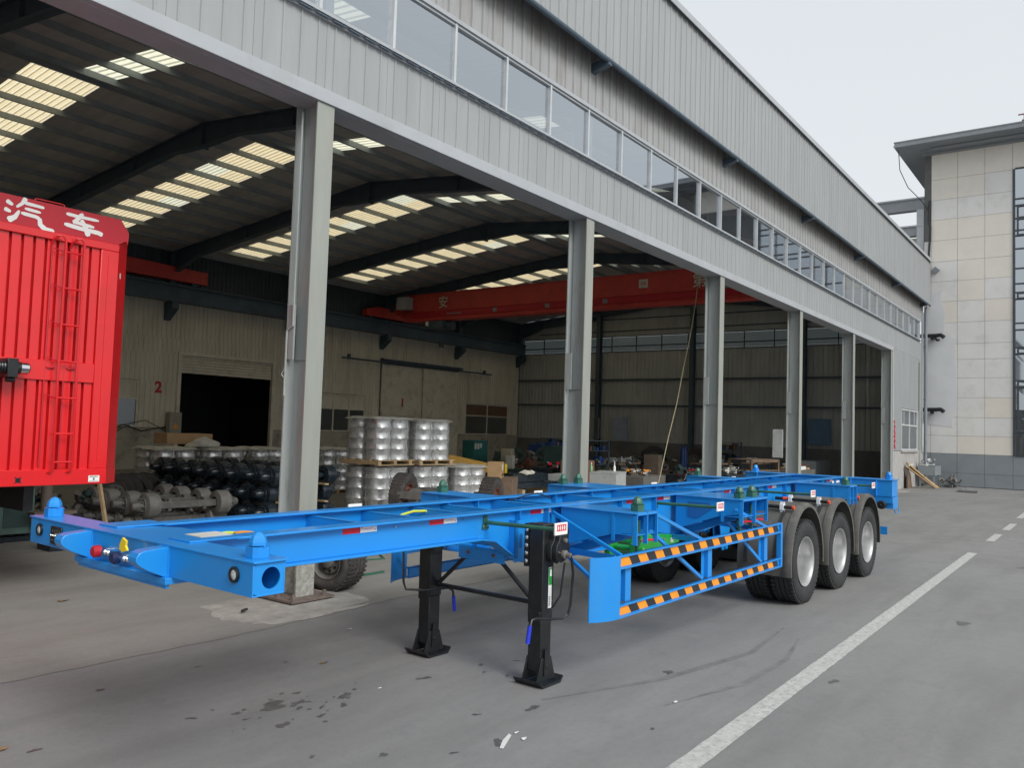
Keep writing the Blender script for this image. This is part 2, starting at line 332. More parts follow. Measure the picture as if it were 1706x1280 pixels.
# rough concrete patches round the column feet
for k, X in enumerate([.235+5.965*i for i in range(-1, 7)]):
    mb = MB()
    r = random.Random(40+k); pts = []
    base = [(-.95, .55), (-1.15, -.2), (-.95, -.72), (-.3, -.74), (.35, -.73), (.62, -.35), (.6, .5)]
    for i in range(len(base)):
        a, b = base[i], base[(i+1) % len(base)]
        for t in range(8):
            f = t/8; pts.append((a[0]+(b[0]-a[0])*f+r.uniform(-.05, .05), a[1]+(b[1]-a[1])*f+r.uniform(-.045, .045)))
    n = len(pts); vs = [(X+p[0], 7.4+p[1], .0055) for p in pts]+[(X+p[0]*.93, 7.4+p[1]*.9, .016) for p in pts]
    mb.add(vs, [(i, (i+1) % n, (i+1) % n+n, i+n) for i in range(n)]+[tuple(range(n, 2*n))])
    structure('concrete_patch', mb, m_conc)
# oil spots and tyre marks
mb = MB(); r = random.Random(5)
for cx, cy, s in ((3.807, 4.80, .10), (3.95, 4.72, .05), (3.55, 4.86, .03), (3.62, 4.45, .05), (4.1, 4.9, .03), (4.15, 4.45, .035), (3.3, 5.0, .03), (3.9, 4.4, .03), (4.3, 4.6, .05), (2.6, 4.05, .055),
                  (4.317, 3.2, .045), (5.0, 4.45, .045), (5.0, 3.4, .05), (6.5, 3.05, .05), (3.05, 3.05, .04), (5.6, 4.35, .03), (5.9, 4.2, .02), (5.2, 2.55, .02), (7.2, 1.9, .05), (10.5, 1.4, .1), (3.7, 3.6, .03), (5.45, 4.2, .02),
                  (5.5, 4.0, .02), (4.0, 3.3, .02), (3.4, 3.9, .02), (4.62, 3.62, .025), (16, 1.2, .12), (3.2, 6.0, .03), (2.4, 5.2, .03), (4.0, 6.0, .02), (4.55, 5.6, .02)):
    flat(mb, blob(cx, cy, s*1.15, s*.62, .0022+.00002*len(mb.f), int(cx*1000), 22, .32, r.uniform(-.5, .6)))
for i in range(34):
    cx, cy = r.gauss(3.85, .3), r.gauss(4.65, .2); s = r.uniform(.004, .014); flat(mb, blob(cx, cy, s*1.5, s, .0022+.00002*len(mb.f), i+900, 9, .2))
tag(mb.build('oil_stains', m_oil, fix=False), kind='stuff')
m_mark = M('tyre_mark', (.165, .163, .158), .8, var=.25, scale=5)
mb = MB()
for path, w in (([(5.2, 3.45), (6.3, 3.0), (7.6, 2.75), (9.0, 2.85)], .035), ([(5.7, 2.7), (6.6, 2.45), (7.6, 2.42), (8.6, 2.6)], .03), ([(3.1, 4.9), (3.0, 4.2), (2.7, 3.5)], .0)):
    if not w: continue
    pts = []
    for i in range(len(path)-1):
        for t in range(8):
            f = t/8; a, b = path[i], path[i+1]; pts.append((a[0]+(b[0]-a[0])*f, a[1]+(b[1]-a[1])*f))
    n = len(pts); vs = [(p[0]+rnd.uniform(-.01, .01), p[1]-w*(.2+.8*sin(pi*i/(n-1))), .002) for i, p in enumerate(pts)]+[(p[0], p[1]+w*(.2+.8*sin(pi*i/(n-1))), .002) for i, p in enumerate(pts)]
    mb.add(vs, [(i, i+1, i+1+n, i+n) for i in range(n-1)])
tag(mb.build('tyre_marks', m_mark, fix=False), kind='stuff')
# painted line
def line_piece(x0, x1, y0, y1, w=.155):
    mb = MB(); n = max(2, int((x1-x0)/.08)); r = random.Random(int(x0*10)); vs = []
    for i in range(n+1):
        f = i/n; X = x0+(x1-x0)*f; Y = y0+(y1-y0)*f
        vs += [(X, Y-w/2+r.uniform(-.003, .003), .004), (X, Y+w/2+r.uniform(-.003, .003), .004)]
    mb.add(vs, [(2*i, 2*i+2, 2*i+3, 2*i+1) for i in range(n)])
    return mb
structure('painted_line', line_piece(-6, 17.33, 2.08, 2.146), m_linew)
for x0, x1, y in ((19.7, 21.4, 2.13), (22.6, 24.6, 2.12), (26.6, 30.0, 2.17), (32.5, 36, 2.17)): structure('painted_line', line_piece(x0, x1, y, y+.01), m_linew)

# ------------------------------------------------------------ factory hall
XC = [.235+5.965*k for k in range(-2, 8)]; XC[-1] = 42.0
X0, X1 = -11.7, 42.6
YF, YB, YR = 7.4, 30.6, 19.17
def zr(y): return 9.9-.1*abs(y-YR)
hall = thing('factory_hall', 'long grey steel workshop hall with open front, ribbon window and corrugated parapet', 'building', (0, 0, 0))
# columns: outer flange, web, inner flange with a doubler plate above 2.7 m
def column_mesh(h):
    mb = MB(); mb.box(-.125, .125, -.04, -.022, .02, 5.70)
    mb.m = 1; mb.box(-.125, .125, .05, .068, 5.73, h); mb.box(-.0075, .0075, -.022, .31, .02, 5.70); mb.box(-.0075, .0075, .068, .31, 5.73, h); mb.box(-.125, .125, .31, .33, .02, h)
    mb.box(-.0275, -.0075, .02, .275, 2.72, h); mb.box(-.125, -.105, .20, .31, 2.72, 3.35)
    return mb.mesh('column', [m_colpale, m_col], smooth=False)
cm = column_mesh(8.45)
basem = MB(); basem.box(-.3, .3, -.2, .5, .03, .055)
for bx in (-.22, .22):
    for by in (-.12, .15, .42): basem.cyl((bx, by, .055), (bx, by, .11), .022, n=8); basem.cyl((bx, by, .055), (bx, by, .08), .036, n=6)
basem.prism([(-.13, .055), (.13, .055), (.04, .2), (-.04, .2)], 'y', .34, .355)
base_me = basem.mesh('base_plate', M('base_plate_steel', (.13, .10, .085), .8, var=.3, scale=9, dirt=(.25, .22, .19), dirt_amt=.6), smooth=False)
peel = MB(); peel.box(-.128, .128, -.0435, -.020, .056, .78); peel.box(-.128, .128, .309, .334, .056, .70); peel.box(-.0105, .0105, -.021, .31, .056, .74)
peel_me = peel.mesh('peeled_foot', M('peeled_column_foot', (.30, .30, .27), .85, var=.35, scale=14, dirt=(.13, .12, .11), dirt_amt=.9, bump=.3, bscale=70), smooth=False)
for i, X in enumerate(XC):
    c = put(cm, 'column', hall, (X, YF, 0)); put(base_me, 'base_plate', c); put(peel_me, 'peeled_foot', c)
# clamp, wire and pipe on the nearest column
mb = MB(); mb.tube([(6.05, 7.69, 2.3), (6.05, 7.69, 3.05), (6.06, 7.6, 3.1), (6.06, 7.6, 5.6)], .012, 6); mb.tube([(6.05, 7.70, 2.5), (6.04, 7.74, 2.55), (6.05, 7.7, 2.62)], .008, 5)
mb.build('conduit', m_col, hall)
# grey cladding bands
def band(y, z0, z1, mat, xs=X0, xe=X1, pitch=.2486, d=.028, rw=.036, top=.025):
    h = z1-z0; w = 5.965/6; me = sheet(w, h, pitch, d, rw, mat=mat, top=top); x = xs
    while x < xe-.05:
        if x+w > xe+.01: put(sheet(xe-x, h, pitch, d, rw, mat=mat, top=top), 'cladding_sheet', hall, (x, y, z0)); break
        put(me, 'cladding_sheet', hall, (x, y, z0)); x += w
band(7.40, 5.86, 6.68, m_clad, d=.014, rw=.018, top=.014); band(7.40, 7.68, 8.75, m_clad_up)
band(7.07, 8.50, 10.58, m_clad, xe=42.72, d=.02, rw=.026, top=.02)
XR = 36.22
band(7.405, 3.44, 5.858, m_clad, XR+.12, X1); band(7.405, 1.62, 3.44, m_clad, XR+.12, 37.98); band(7.405, 1.62, 3.44, m_clad, 41.45, X1)
mb = MB(); mb.box(X0, XR, 7.335, 7.43, 5.70, 5.86); mb.box(X0, XR, 7.43, 7.75, 5.70, 5.72); mb.build('fascia_bottom_trim', m_trim, hall, bev=.006)
mb = MB(); mb.box(X0, 41.98, 7.31, 7.47, 6.715, 6.75); mb.box(X0, 41.98, 7.36, 7.40, 6.68, 6.715); mb.build('window_sill', m_trim, hall)
mb = MB()
x = X0
while x < 42: mb.box(x+.03, x+.22, 7.325, 7.333, 6.690, 6.712); x += .2486
tag(mb.build('sill_closer', m_darksteel, hall), kind='stuff')
mb = MB(); mb.box(X0, 41.98, 7.34, 7.46, 7.62, 7.68); mb.build('window_head', m_trim, hall)
mb = MB(); mb.box(XR-.06, XR+.12, 7.34, 7.72, 0, 5.70); mb.build('opening_jamb', m_trim, hall)
mb = MB(); mb.box(X1-.14, X1, 7.34, 7.4, 1.6, 8.5); mb.build('corner_trim', m_trim, hall)
mb = MB(); mb.box(XR+.12, X1, 7.38, 7.72, 0, 1.60); mb.build('plinth_wall', m_wains, hall)
mb = MB(); mb.box(37.9, 41.5, 7.30, 7.45, 1.55, 1.62); mb.build('window_ledge', m_wains, hall)
# parapet cap, bottom tube, soffit, brackets, back skin
mb = MB(); mb.box(X0, 42.76, 6.98, 7.22, 10.58, 10.63); mb.box(X0, 42.76, 6.98, 7.0, 10.50, 10.58); mb.build('parapet_cap', m_trim, hall)
mb = MB(); mb.cyl((X0, 7.075, 8.46), (42.72, 7.075, 8.46), .045, n=10); mb.build('parapet_tube', m_darksteel, hall)
mb = MB(); mb.box(X0, 42.72, 7.10, 7.13, 8.52, 10.57); mb.build('parapet_backing', m_trim, hall)
mb = MB(); mb.box(42.69, 42.72, 7.1, 7.42, 8.50, 10.5); mb.build('parapet_end', m_darksteel, hall)
for i, X in enumerate(XC):
    MB().prism([(7.05, 8.38), (7.40, 8.30), (7.40, 8.46), (7.05, 8.50)], 'x', X-.06, X+.06).build('bracket', m_darksteel, hall)
mb = MB(); mb.box(X0, X1, 7.14, 7.6, 8.72, 8.76); mb.build('eave_flashing', m_darksteel, hall)
# ribbon windows: mullions and panes, some of them sliding sashes set back
PX = [7.25+1.193*k for k in range(-16, 30)]
PX = [x for x in PX if x < 41.95]+[41.95]
mull = MB().box(-.022, .022, 7.36, 7.43, 6.75, 7.62).mesh('mullion', m_alu, smooth=False)
frm = MB(); frm.box(X0, 41.95, 7.37, 7.43, 6.752, 6.79); frm.box(X0, 41.95, 7.37, 7.43, 7.585, 7.618); wf = frm.build('window_frame', m_alu, hall)
for x in PX: put(mull, 'mullion', wf, (x, 0, 0))
pr = random.Random(11)
for i in range(len(PX)-1):
    a, b = PX[i]+.022, PX[i+1]-.022; mid = (a+b)/2
    t = pr.uniform(-.006, .006); y = 7.40+pr.choice((0, .012))
    MB().add([(a, y+t, 6.79), (b, y-t, 6.79), (b, y-t+.003, 7.585), (a, y+t+.003, 7.585)], [(0, 1, 2, 3)]).build('window_pane', m_glass, hall, smooth=False, fix=False)
# side window in the right-hand wall
mb = MB()
for x in (38.03, 39.7, 41.4): mb.box(x-.035, x+.035, 7.36, 7.43, 1.64, 3.42)
for z in (1.66, 2.72, 3.38): mb.box(38.03, 41.4, 7.355, 7.43, z-.03, z+.03)
for x in (38.6, 39.7, 40.85): mb.box(x-.02, x+.02, 7.38, 7.42, 2.75, 3.35)
w = mb.build('window', M('grey_white_frame', (.5, .51, .51), .5), hall)
MB().box(38.06, 41.37, 7.40, 7.406, 1.69, 3.35).build('window_pane', m_glass_in, w, smooth=False)
# red painted scrawl on the jamb
m_scrawl = M('red_scrawl', (.55, .06, .08), .7, var=.3, scale=30)
mb = MB(); mb.tube([(36.62+.12*sin(i*1.7)+.06*sin(i*.9), 7.375, 1.72+i*.055) for i in range(22)], .024, 5); mb.tube([(36.72+.1*cos(i*2.1), 7.375, 1.7+i*.1) for i in range(10)], .02, 5); mb.build('red_marking', m_scrawl, hall)
# rafters
def rafter_mesh():
    ys = [(7.74, 1.0), (9.6, .55), (17.8, .42), (YR, .62)]
    top = [(y, zr(y)-.16) for y, d in ys]; bot = [(y, zr(y)-.16-d) for y, d in ys]
    ys2 = [(20.6, .42), (28.6, .5), (30.2, .9)]
    top += [(y, zr(y)-.16) for y, d in ys2]; bot += [(y, zr(y)-.16-d) for y, d in ys2]
    mb = MB(); n = len(top)
    for i in range(n-1): mb.prism([bot[i], bot[i+1], top[i+1], top[i]], 'x', -.012, .012)
    for L, s_ in ((top, -1), (bot, 1)):
        for i in range(n-1):
            (a, za), (b, zb) = L[i], L[i+1]; mb.prism([(a, za), (b, zb), (b, zb+.018*s_), (a, za+.018*s_)], 'x', -.11, .11)
    mb.box(-.11, .11, YR-.02, YR+.02, zr(YR)-.16-.68, zr(YR)-.16)
    for y in (9.6, 12.5, 15.5, 22.5, 25.5, 28.6): mb.box(-.10, .10, y-.006, y+.006, zr(y)-.16-.42, zr(y)-.17)
    return mb.mesh('rafter', m_darksteel, smooth=False)
rm = rafter_mesh()
for X in XC: put(rm, 'rafter', hall, (X, 0, 0))
# purlins (C section) and roof sheets
pm = MB(); pm.box(X0, X1, -.004, .0, -.15, 0); pm.box(X0, X1, 0, .06, -.15, -.146); pm.box(X0, X1, 0, .06, -.004, 0); pme = pm.mesh('purlin', m_purlin, smooth=False)
PY = [18.75-1.1*j for j in range(10)]+[YR+1.1*j for j in range(11)]
for y in PY: put(pme, 'purlin', hall, (0, y, zr(y)-.01))
slope = math.atan(.1)
def roof_piece(x, w, ya, yb, mat, name, pitch=.25, dz=0, mesh=None):
    """corrugated piece between ya<yb on one slope"""
    L = (yb-ya)/cos(slope)
    me = mesh or sheet(w, L, pitch, .03, mat=mat, name=name, thin=name == 'skylight_panel')
    sg = 1 if yb <= YR+.01 else -1
    o = put(me, name, hall, (x, ya, zr(ya)+dz), (-(pi/2-slope*sg), 0, 0))
    return o, me
fo = nr = fl = None; mfar = mnear = mflit = mskf = mskn = None
fs = [XC[0]-3.0]+XC[1:]
mf = mn = None
for k in range(-1, len(XC)):
    a = (XC[k]+3.35) if k >= 0 else X0; nx = XC[k+1] if k+1 < len(XC) else X1+2
    b = min(nx+1.8, X1); b2 = min(nx+2.6, X1)
    if a >= X1: continue
    std = abs((b-a)-4.415) < .05
    if std and mf: roof_piece(a, b-a, YR, YB, m_roof, 'roof_sheet', mesh=mf)
    else:
        _, me = roof_piece(a, b-a, YR, YB, m_roof, 'roof_sheet')
        if std: mf = me
    std2 = abs((b2-a)-5.215) < .05
    if std2 and mn: roof_piece(a, b2-a, 7.3, YR, m_roof, 'roof_sheet', mesh=mn)
    else:
        _, me = roof_piece(a, b2-a, 7.3, YR, m_roof, 'roof_sheet')
        if std2: mn = me
sk = {}
for k, X in enumerate(XC):
    if X+1.8 > X1-1: continue
    # far slope: two sheets side by side between purlins
    ys = [YR]+[YR+1.1*j for j in range(1, 10)]
    for j in range(len(ys)-1):
        for s_ in (0, 1):
            mat = m_skyclear if (j*7+k*3+s_) % 11 == 4 else m_sky
            key = ('f', mat.name)
            _, sk[key] = roof_piece(X+1.8+s_*.775, .775, ys[j]+.002, ys[j+1]-.002, mat, 'skylight_panel', pitch=.155, mesh=sk.get(key))
    ys = [18.75-1.1*j for j in range(9)]
    for j in range(len(ys)-1):
        key = ('n',)
        mat = m_skyclear
        _, sk[key] = roof_piece(X+2.6, .75, ys[j+1]+.002, ys[j]-.002, mat, 'skylight_panel', pitch=.19, mesh=sk.get(key))
    # short closing pieces at the ridge and the eaves
    roof_piece(X+2.6, .75, 18.752, YR, m_roof, 'roof_sheet'); roof_piece(X+2.6, .75, 7.3, 9.948, m_roof, 'roof_sheet'); roof_piece(X+1.8, 1.55, YR+9.902, YB, m_roof, 'roof_sheet')
mb = MB(); mb.prism([(YR-.35, zr(YR)-.01), (YR, zr(YR)+.04), (YR+.35, zr(YR)-.01), (YR, zr(YR)+.06)], 'x', X0, X1); mb.build('ridge_cap', m_clad, hall)
# crane runway beams on corbels
mb = MB()
for y in (30.15, 8.25):
    mb.box(X0, X1-.3, y-.01, y+.01, 6.64, 7.26); mb.box(X0, X1-.3, y-.14, y+.14, 6.62, 6.64); mb.box(X0, X1-.3, y-.14, y+.14, 7.26, 7.29); mb.box(X0, X1-.3, y-.03, y+.03, 7.29, 7.36)
mb.build('runway_beam', m_darksteel, hall)
for X in XC:
    MB().prism([(30.55, 5.9), (30.55, 6.6), (29.95, 6.6), (29.95, 6.35)], 'x', X-.14, X+.14).build('corbel', m_darksteel, hall)
    MB().prism([(7.74, 6.0), (7.74, 6.6), (8.45, 6.6), (8.45, 6.35)], 'x', X-.1, X+.1).build('corbel', m_darksteel, hall)
    MB().box(X-.125, X+.125, 30.25, 30.55, 7.38, 8.6).build('upper_column', m_darksteel, hall)

# ------------------------------------------------------------ back wall
bw = thing('back_wall', 'beige corrugated rear wall inside the hall with numbered doors', 'wall', (0, 0, 0))
def wall_sheets(root, segs, y, z0, z1, mat, pitch=.2, d=.03):
    for a, b in segs:
        n = max(1, round((b-a)/1.0)); w = (b-a)/n; me = sheet(w, z1-z0, pitch, d, rw=.05, mat=mat)
        for i in range(n): put(me, 'cladding_sheet', root, (a+i*w, y, z0))
wall_sheets(bw, [(X0, 9.5), (12.5, 14.1), (17.1, 18.85), (23.35, 26.0), (29.1, 30.1), (36.25, 37.1), (41.2, 42.3)], 30.6, 1.62, 3.46, m_inwall)
wall_sheets(bw, [(X0, 18.85), (23.35, 30.1), (36.25, 42.3)], 30.6, 3.46, 4.58, m_inwall)
wall_sheets(bw, [(X0, 30.1), (36.25, 42.3)], 30.6, 4.58, 5.22, m_inwall)
wall_sheets(bw, [(X0, 42.3)], 30.6, 5.22, 6.95, m_inwall)
wall_sheets(bw, [(X0, 42.3)], 30.6, 6.95, 8.75, m_upwall_shade)
mb = MB()
for a, b in ((X0, 18.85), (23.35, 30.1), (36.25, 42.3)): mb.box(a, b, 30.56, 30.7, 0, 1.6)
mb.build('plinth', m_plaster, bw)
def inner_window(root, a, b, z0=1.62, z1=3.44, n=3, red=False):
    mb = MB(); mb.box(a, b, 30.58, 30.64, z0, z0+.06); mb.box(a, b, 30.58, 30.64, z1-.06, z1); mb.box(a, b, 30.58, 30.64, 2.70, 2.76)
    for i in range(n+1): x = a+(b-a)*i/n; mb.box(x-.03, x+.03, 30.575, 30.64, z0, z1)
    w = mb.build('window', m_door, root)
    MB().box(a, b, 30.62, 30.626, z0, 2.72).build('window_pane', m_glass_in, w, smooth=False)
    MB().box(a, b, 30.62, 30.626, 2.74, z1).build('upper_panel', M('brown_blind', (.16, .09, .065), .7) if red else m_inwall, w, smooth=False)
inner_window(bw, 14.1, 17.1); inner_window(bw, 26.0, 29.1); inner_window(bw, 37.1, 41.2, n=2, red=True); inner_window(bw, 9.5, 12.5)
# roller door 2 with half raised shutter, dark room behind
mb = MB(); mb.box(18.72, 18.87, 30.5, 30.66, 0, 4.72); mb.box(23.33, 23.48, 30.5, 30.66, 0, 4.72); mb.box(18.87, 23.33, 30.5, 30.66, 4.58, 4.72)
dr = mb.build('roller_door', m_door, bw)
slat = MB().prism([(30.60, 0), (30.575, .02), (30.575, .10), (30.60, .115), (30.62, .06)], 'x', 18.9, 23.3).mesh('shutter_slat', m_door, smooth=False)
for i in range(6): put(slat, 'shutter_slat', dr, (0, 0, 3.86+.12*i))
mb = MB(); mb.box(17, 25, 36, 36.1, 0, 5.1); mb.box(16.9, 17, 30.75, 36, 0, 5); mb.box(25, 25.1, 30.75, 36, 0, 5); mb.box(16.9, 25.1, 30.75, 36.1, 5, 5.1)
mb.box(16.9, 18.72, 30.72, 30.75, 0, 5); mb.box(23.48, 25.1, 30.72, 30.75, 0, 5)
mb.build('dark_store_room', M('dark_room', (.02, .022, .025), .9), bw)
# sliding doors 1
for a, b, y in ((30.12, 33.17, 30.50), (33.2, 36.22, 30.44)):
    mb = MB(); mb.box(a, b, y, y+.05, .05, 5.16); mb.box(a, a+.08, y-.02, y, .05, 5.16); mb.box(b-.08, b, y-.02, y, .05, 5.16); mb.box(a, b, y-.02, y, .05, .15); mb.box(a, b, y-.02, y, 2.55, 2.62)
    if a < 31: d1 = mb.build('sliding_door', m_door, bw)
    else: mb.build('sliding_door', m_door, bw)
mb = MB(); mb.box(27.3, 39.2, 30.36, 30.44, 5.20, 5.28)
for x in (27.8, 30.1, 33.2, 36.2, 38.6): mb.box(x-.05, x+.05, 30.40, 30.56, 5.2, 5.45)
mb.build('door_track', m_darksteel, bw)
mb = MB(); mb.box(30.0, 36.4, 30.30, 30.56, 5.30, 5.42); mb.build('door_canopy', m_darksteel, bw)
m_rednum = M('red_painted_number', (.45, .03, .03), .6, var=.2, scale=20)
text('2', .62, m_rednum, bw, facing((17.94, 30.562, 3.2), (1, 0, 0), (0, 0, 1)), 'painted_number', off=.02, ext=.004)
text('1', .62, m_rednum, bw, facing((31.7, 30.49, 3.2), (1, 0, 0), (0, 0, 1)), 'painted_number', off=.02, ext=.004)

mb = MB(); mb.box(X0-.3, 18.7, 30.78, 30.9, 0, 8.9); mb.box(23.5, 42.6, 30.78, 30.9, 0, 8.9); mb.box(18.7, 23.5, 30.78, 30.9, 5.15, 8.9); mb.build('rear_light_block', m_darkplaster, bw)  # unseen backing added behind the wall to stop daylight leaking in
# ------------------------------------------------------------ end wall (far right, inside)
ew = thing('end_wall', 'dim dark grey end wall of the hall with clerestory windows', 'wall', (0, 0, 0))
me1 = None
def ysheets(z0, z1, mat, n=23, xx=42.3):
    w = (30.55-7.75)/n; me = sheet(w, z1-z0, .25, .03, rw=.05, mat=mat)
    for i in range(n): put(me, 'cladding_sheet', ew, (xx, 30.55-i*w, z0), (0, 0, -pi/2))
ysheets(1.5, 6.7, m_endwall)
MB().prism([(7.75, 7.62), (30.55, 7.62), (30.55, 8.7), (YR, 9.85), (7.75, 8.7)], 'x', 42.3, 42.33).build('gable_sheet', m_endwall, ew)
for z in (7.9, 8.6, 9.2): MB().box(42.25, 42.3, 9 if z > 8 else 7.75, 29, z, z+.06).build('girt', m_darksteel, ew)
MB().box(42.335, 42.5, 30.35, 30.78, 0, 8.9).build('corner_upright', m_darksteel, ew)  # unseen filler added in the hall corner to block a light leak
MB().box(42.24, 42.45, 7.75, 30.55, 0, 1.5).build('plinth', m_darkplaster, ew)
for z in (3.52, 5.02): MB().box(42.18, 42.27, 7.75, 30.55, z, z+.10).build('girt', m_darksteel, ew)
for y in (12.7, 18.7, 24.6):
    mb = MB(); mb.box(41.85, 41.87, y-.12, y+.12, 0, 9); mb.box(42.15, 42.17, y-.12, y+.12, 0, 9); mb.box(41.87, 42.15, y-.01, y+.01, 0, 9); mb.build('column', m_darksteel, ew)
mb = MB()
for z in (6.70, 7.58): mb.box(42.22, 42.32, 7.75, 30.4, z, z+.05)
mb.box(42.18, 42.25, 7.75, 30.4, 7.0, 7.06)
y = 7.9
while y < 30: mb.box(42.24, 42.31, y-.02, y+.02, 6.75, 7.58); y += 1.6
wfe = mb.build('window_frame', m_darksteel, ew)
for i in range(14): MB().box(42.28, 42.284, 7.92+1.6*i, 9.48+1.6*i, 6.76, 7.57).build('window_pane', glassmat('dusty_glass', (.24, .26, .255), .10, .2) if i == 0 else bpy.data.materials['dusty_glass'], wfe, smooth=False)
lw = thing('end_wall', 'grey corrugated end wall at the near left end of the hall', 'wall', (0, 0, 0))
for i in range(23): put(sheet(.99, 8.6, .25, .03, mat=m_endwall) if i == 0 else lwm, 'cladding_sheet', lw, (X0, 7.75+i*.99, 0), (0, 0, pi/2)); lwm = lw.children[0].data

# ------------------------------------------------------------ downpipe at the corner
mb = MB(); mb.cyl((42.75, 7.25, .2), (42.75, 7.25, 8.4), .07, n=12); mb.tube([(42.75, 7.25, .5), (42.75, 7.25, .2), (42.72, 7.1, .08)], .07, 10)
for z in (1.5, 4, 6.5): mb.box(42.65, 42.85, 7.2, 7.42, z, z+.04)
tag(mb.build('downpipe', m_eave), 'grey rain downpipe at the corner between hall and tiled building', 'pipe')
mb = MB(); mb.box(42.98, 43.02, 7.25, 7.29, 7.2, 8.5)
for i in range(6): mb.box(42.82, 43.16, 7.255, 7.285, 7.25+.22*i, 7.28+.22*i)
tag(mb.build('wall_bracket', m_darksteel), 'thin dark steel rack standing above the upper stub pipe in the corner', 'bracket')

# ------------------------------------------------------------ tiled building
tb = thing('tiled_building', 'tall beige tiled building with grey base, overhanging flat eave and glazed strip', 'building', (43.2, 0, 0))
WX = 0.0
MB().box(WX+.03, 12, -8, 7.42, 0, 15.9).build('wall', m_joint, tb)
rows = [0.02, .63, 1.52, 2.35, 3.21, 4.13, 5.05, 5.92, 6.66, 7.67, 8.68, 9.65, 10.61, 11.63, 12.63, 13.60, 14.59, 15.93]
cols = [7.42, 7.11, 5.99, 4.87, 3.76]
cols2 = [3.76, 2.65, 1.54, .43, -.68, -1.8, -2.9, -4.0]
def tilepanel(y0, y1, z0, z1, m):
    MB().box(-.01, .022, y0+.006, y1-.006, z0+.006, z1-.006).build('tile', m, tb, smooth=False)
tr = random.Random(2)
for r_ in range(len(rows)-1):
    z0, z1 = rows[r_], rows[r_+1]
    for c in range(len(cols)-1):
        if c == 0 and z0 > 10.7: continue
        m = m_tileg if r_ < 2 else (m_tile if (z0 > 8.5 and tr.random() < .8) or tr.random() < .25 else m_tile2)
        tilepanel(cols[c+1], cols[c], z0, z1, m)
    if z0 < 1.5 or z0 > 14.5:
        for c in range(len(cols2)-1): tilepanel(cols2[c+1], cols2[c], z0, z1, m_tileg if r_ < 2 else m_tile)
pts = [(7.44, 2.9), (6.2, 2.75), (6.15, 3.4), (6.0, 3.6), (6.03, 4.9), (6.08, 6.3), (6.1, 6.9), (6.55, 7.2), (6.5, 8.1), (6.7, 8.9), (6.6, 9.3), (7.1, 9.0), (7.2, 8.3), (7.44, 8.2)]
MB().prism(pts, 'x', -.022, .0).build('render_patch', m_patch, tb)
# glazed strip
fz = [1.52, 2.55, 2.75, 3.3, 3.55, 4.6, 4.9, 6.1, 6.4, 7.2, 7.5, 8.6, 8.9, 9.3, 10.0, 10.9, 11.5, 11.75, 12.3, 12.9, 13.2, 14.62]
mb = MB(); mb.box(-.05, .05, 3.66, 3.76, 1.52, 14.6); mb.box(-.05, .05, 2.6, 2.66, 1.52, 14.6); mb.box(-.05, .05, 1.5, 1.56, 1.52, 14.6); mb.box(-.05, .05, .4, .46, 1.52, 14.6); mb.box(-.05, .05, -.5, -.4, 1.52, 14.6)
for z in fz: mb.box(-.045, .05, -.5, 3.66, z-.035, z+.035)
gs = mb.build('glazed_strip', m_frame, tb)
for i in range(len(fz)-1):
    for (a, b) in ((2.66, 3.66), (1.56, 2.6), (.46, 1.5), (-.4, .4)):
        t = tr.uniform(-.012, .012)
        MB().add([(0, a, fz[i]+.035), (t, b, fz[i]+.035), (t+tr.uniform(-.006, .006), b, fz[i+1]-.035), (0, a, fz[i+1]-.035)], [(0, 1, 2, 3)]).build('window_pane', m_glass_blue, gs, smooth=False, fix=False)
for i in (1, 3, 5, 7, 11, 16, 18): # opening sash frames
    z0, z1 = fz[i], fz[i+1]; mb = MB(); y0, y1 = 2.72, 3.6
    if z1-z0 < .3: z1 = fz[min(i+2, len(fz)-1)]
    mb.box(-.08, -.02, y0, y0+.07, z0, z1); mb.box(-.08, -.02, y1-.07, y1, z0, z1); mb.box(-.08, -.02, y0+.07, y1-.07, z0, z0+.07); mb.box(-.08, -.02, y0+.07, y1-.07, z1-.07, z1); mb.build('opening_sash', m_frame, gs)
# cornice above the left tile edge and the eave slab
mb = MB(); mb.box(-1.5, 13.5, -9, 8.47, 15.97, 16.22); mb.box(-1.52, 13.5, -9, 8.5, 16.22, 16.27); mb.box(-1.54, -1.5, -9, 8.5, 16.0, 16.10); mb.build('eave', m_eave, tb)
mb = MB()
for z, x in ((15.82, -.30), (15.90, -.6)): mb.box(x, 0.03, -9, 7.5, z, z+.08)
mb.cyl((-.75, -9, 15.92), (-.75, 7.0, 15.92), .07, n=10); mb.build('eave_moulding', m_eave, tb)
mb = MB()
for i in range(6): mb.box(-1.1, -1.06, 1.2+.4*i, 1.24+.4*i, 16.27, 16.75)
mb.box(-1.1, -1.06, 1.0, 3.45, 16.7, 16.75); mb.box(-1.2, -.9, 1.4, 3.3, 16.27, 16.45)
tag(mb.build('roof_sign_frame', m_rust, None, (43.2, 0, 0)), 'rusty red steel frame standing on the eave of the tiled building', 'frame')
# concrete frame over the hall roof
cf = thing('roof_frame', 'grey concrete post with two level beams rising behind the parapet end', 'frame', (43.2, 0, 0))
MB().box(.06, .5, 7.43, 14, 13.28, 13.80).build('beam', m_eave, cf); MB().box(-.02, .56, 7.42, 14, 13.80, 13.87).build('beam_cap', m_trim, cf)
MB().box(.06, .5, 7.43, 11, 12.02, 12.45).build('beam', m_eave, cf); MB().box(.0, .56, 7.42, 11, 12.45, 12.52).build('beam_cap', m_trim, cf)
MB().box(.02, .4, 7.44, 7.76, 9.0, 13.27).build('post', m_trim, cf)
MB().box(.6, .7, 7.43, 16, 9.5, 12.0).build('infill_wall', m_tile, cf)
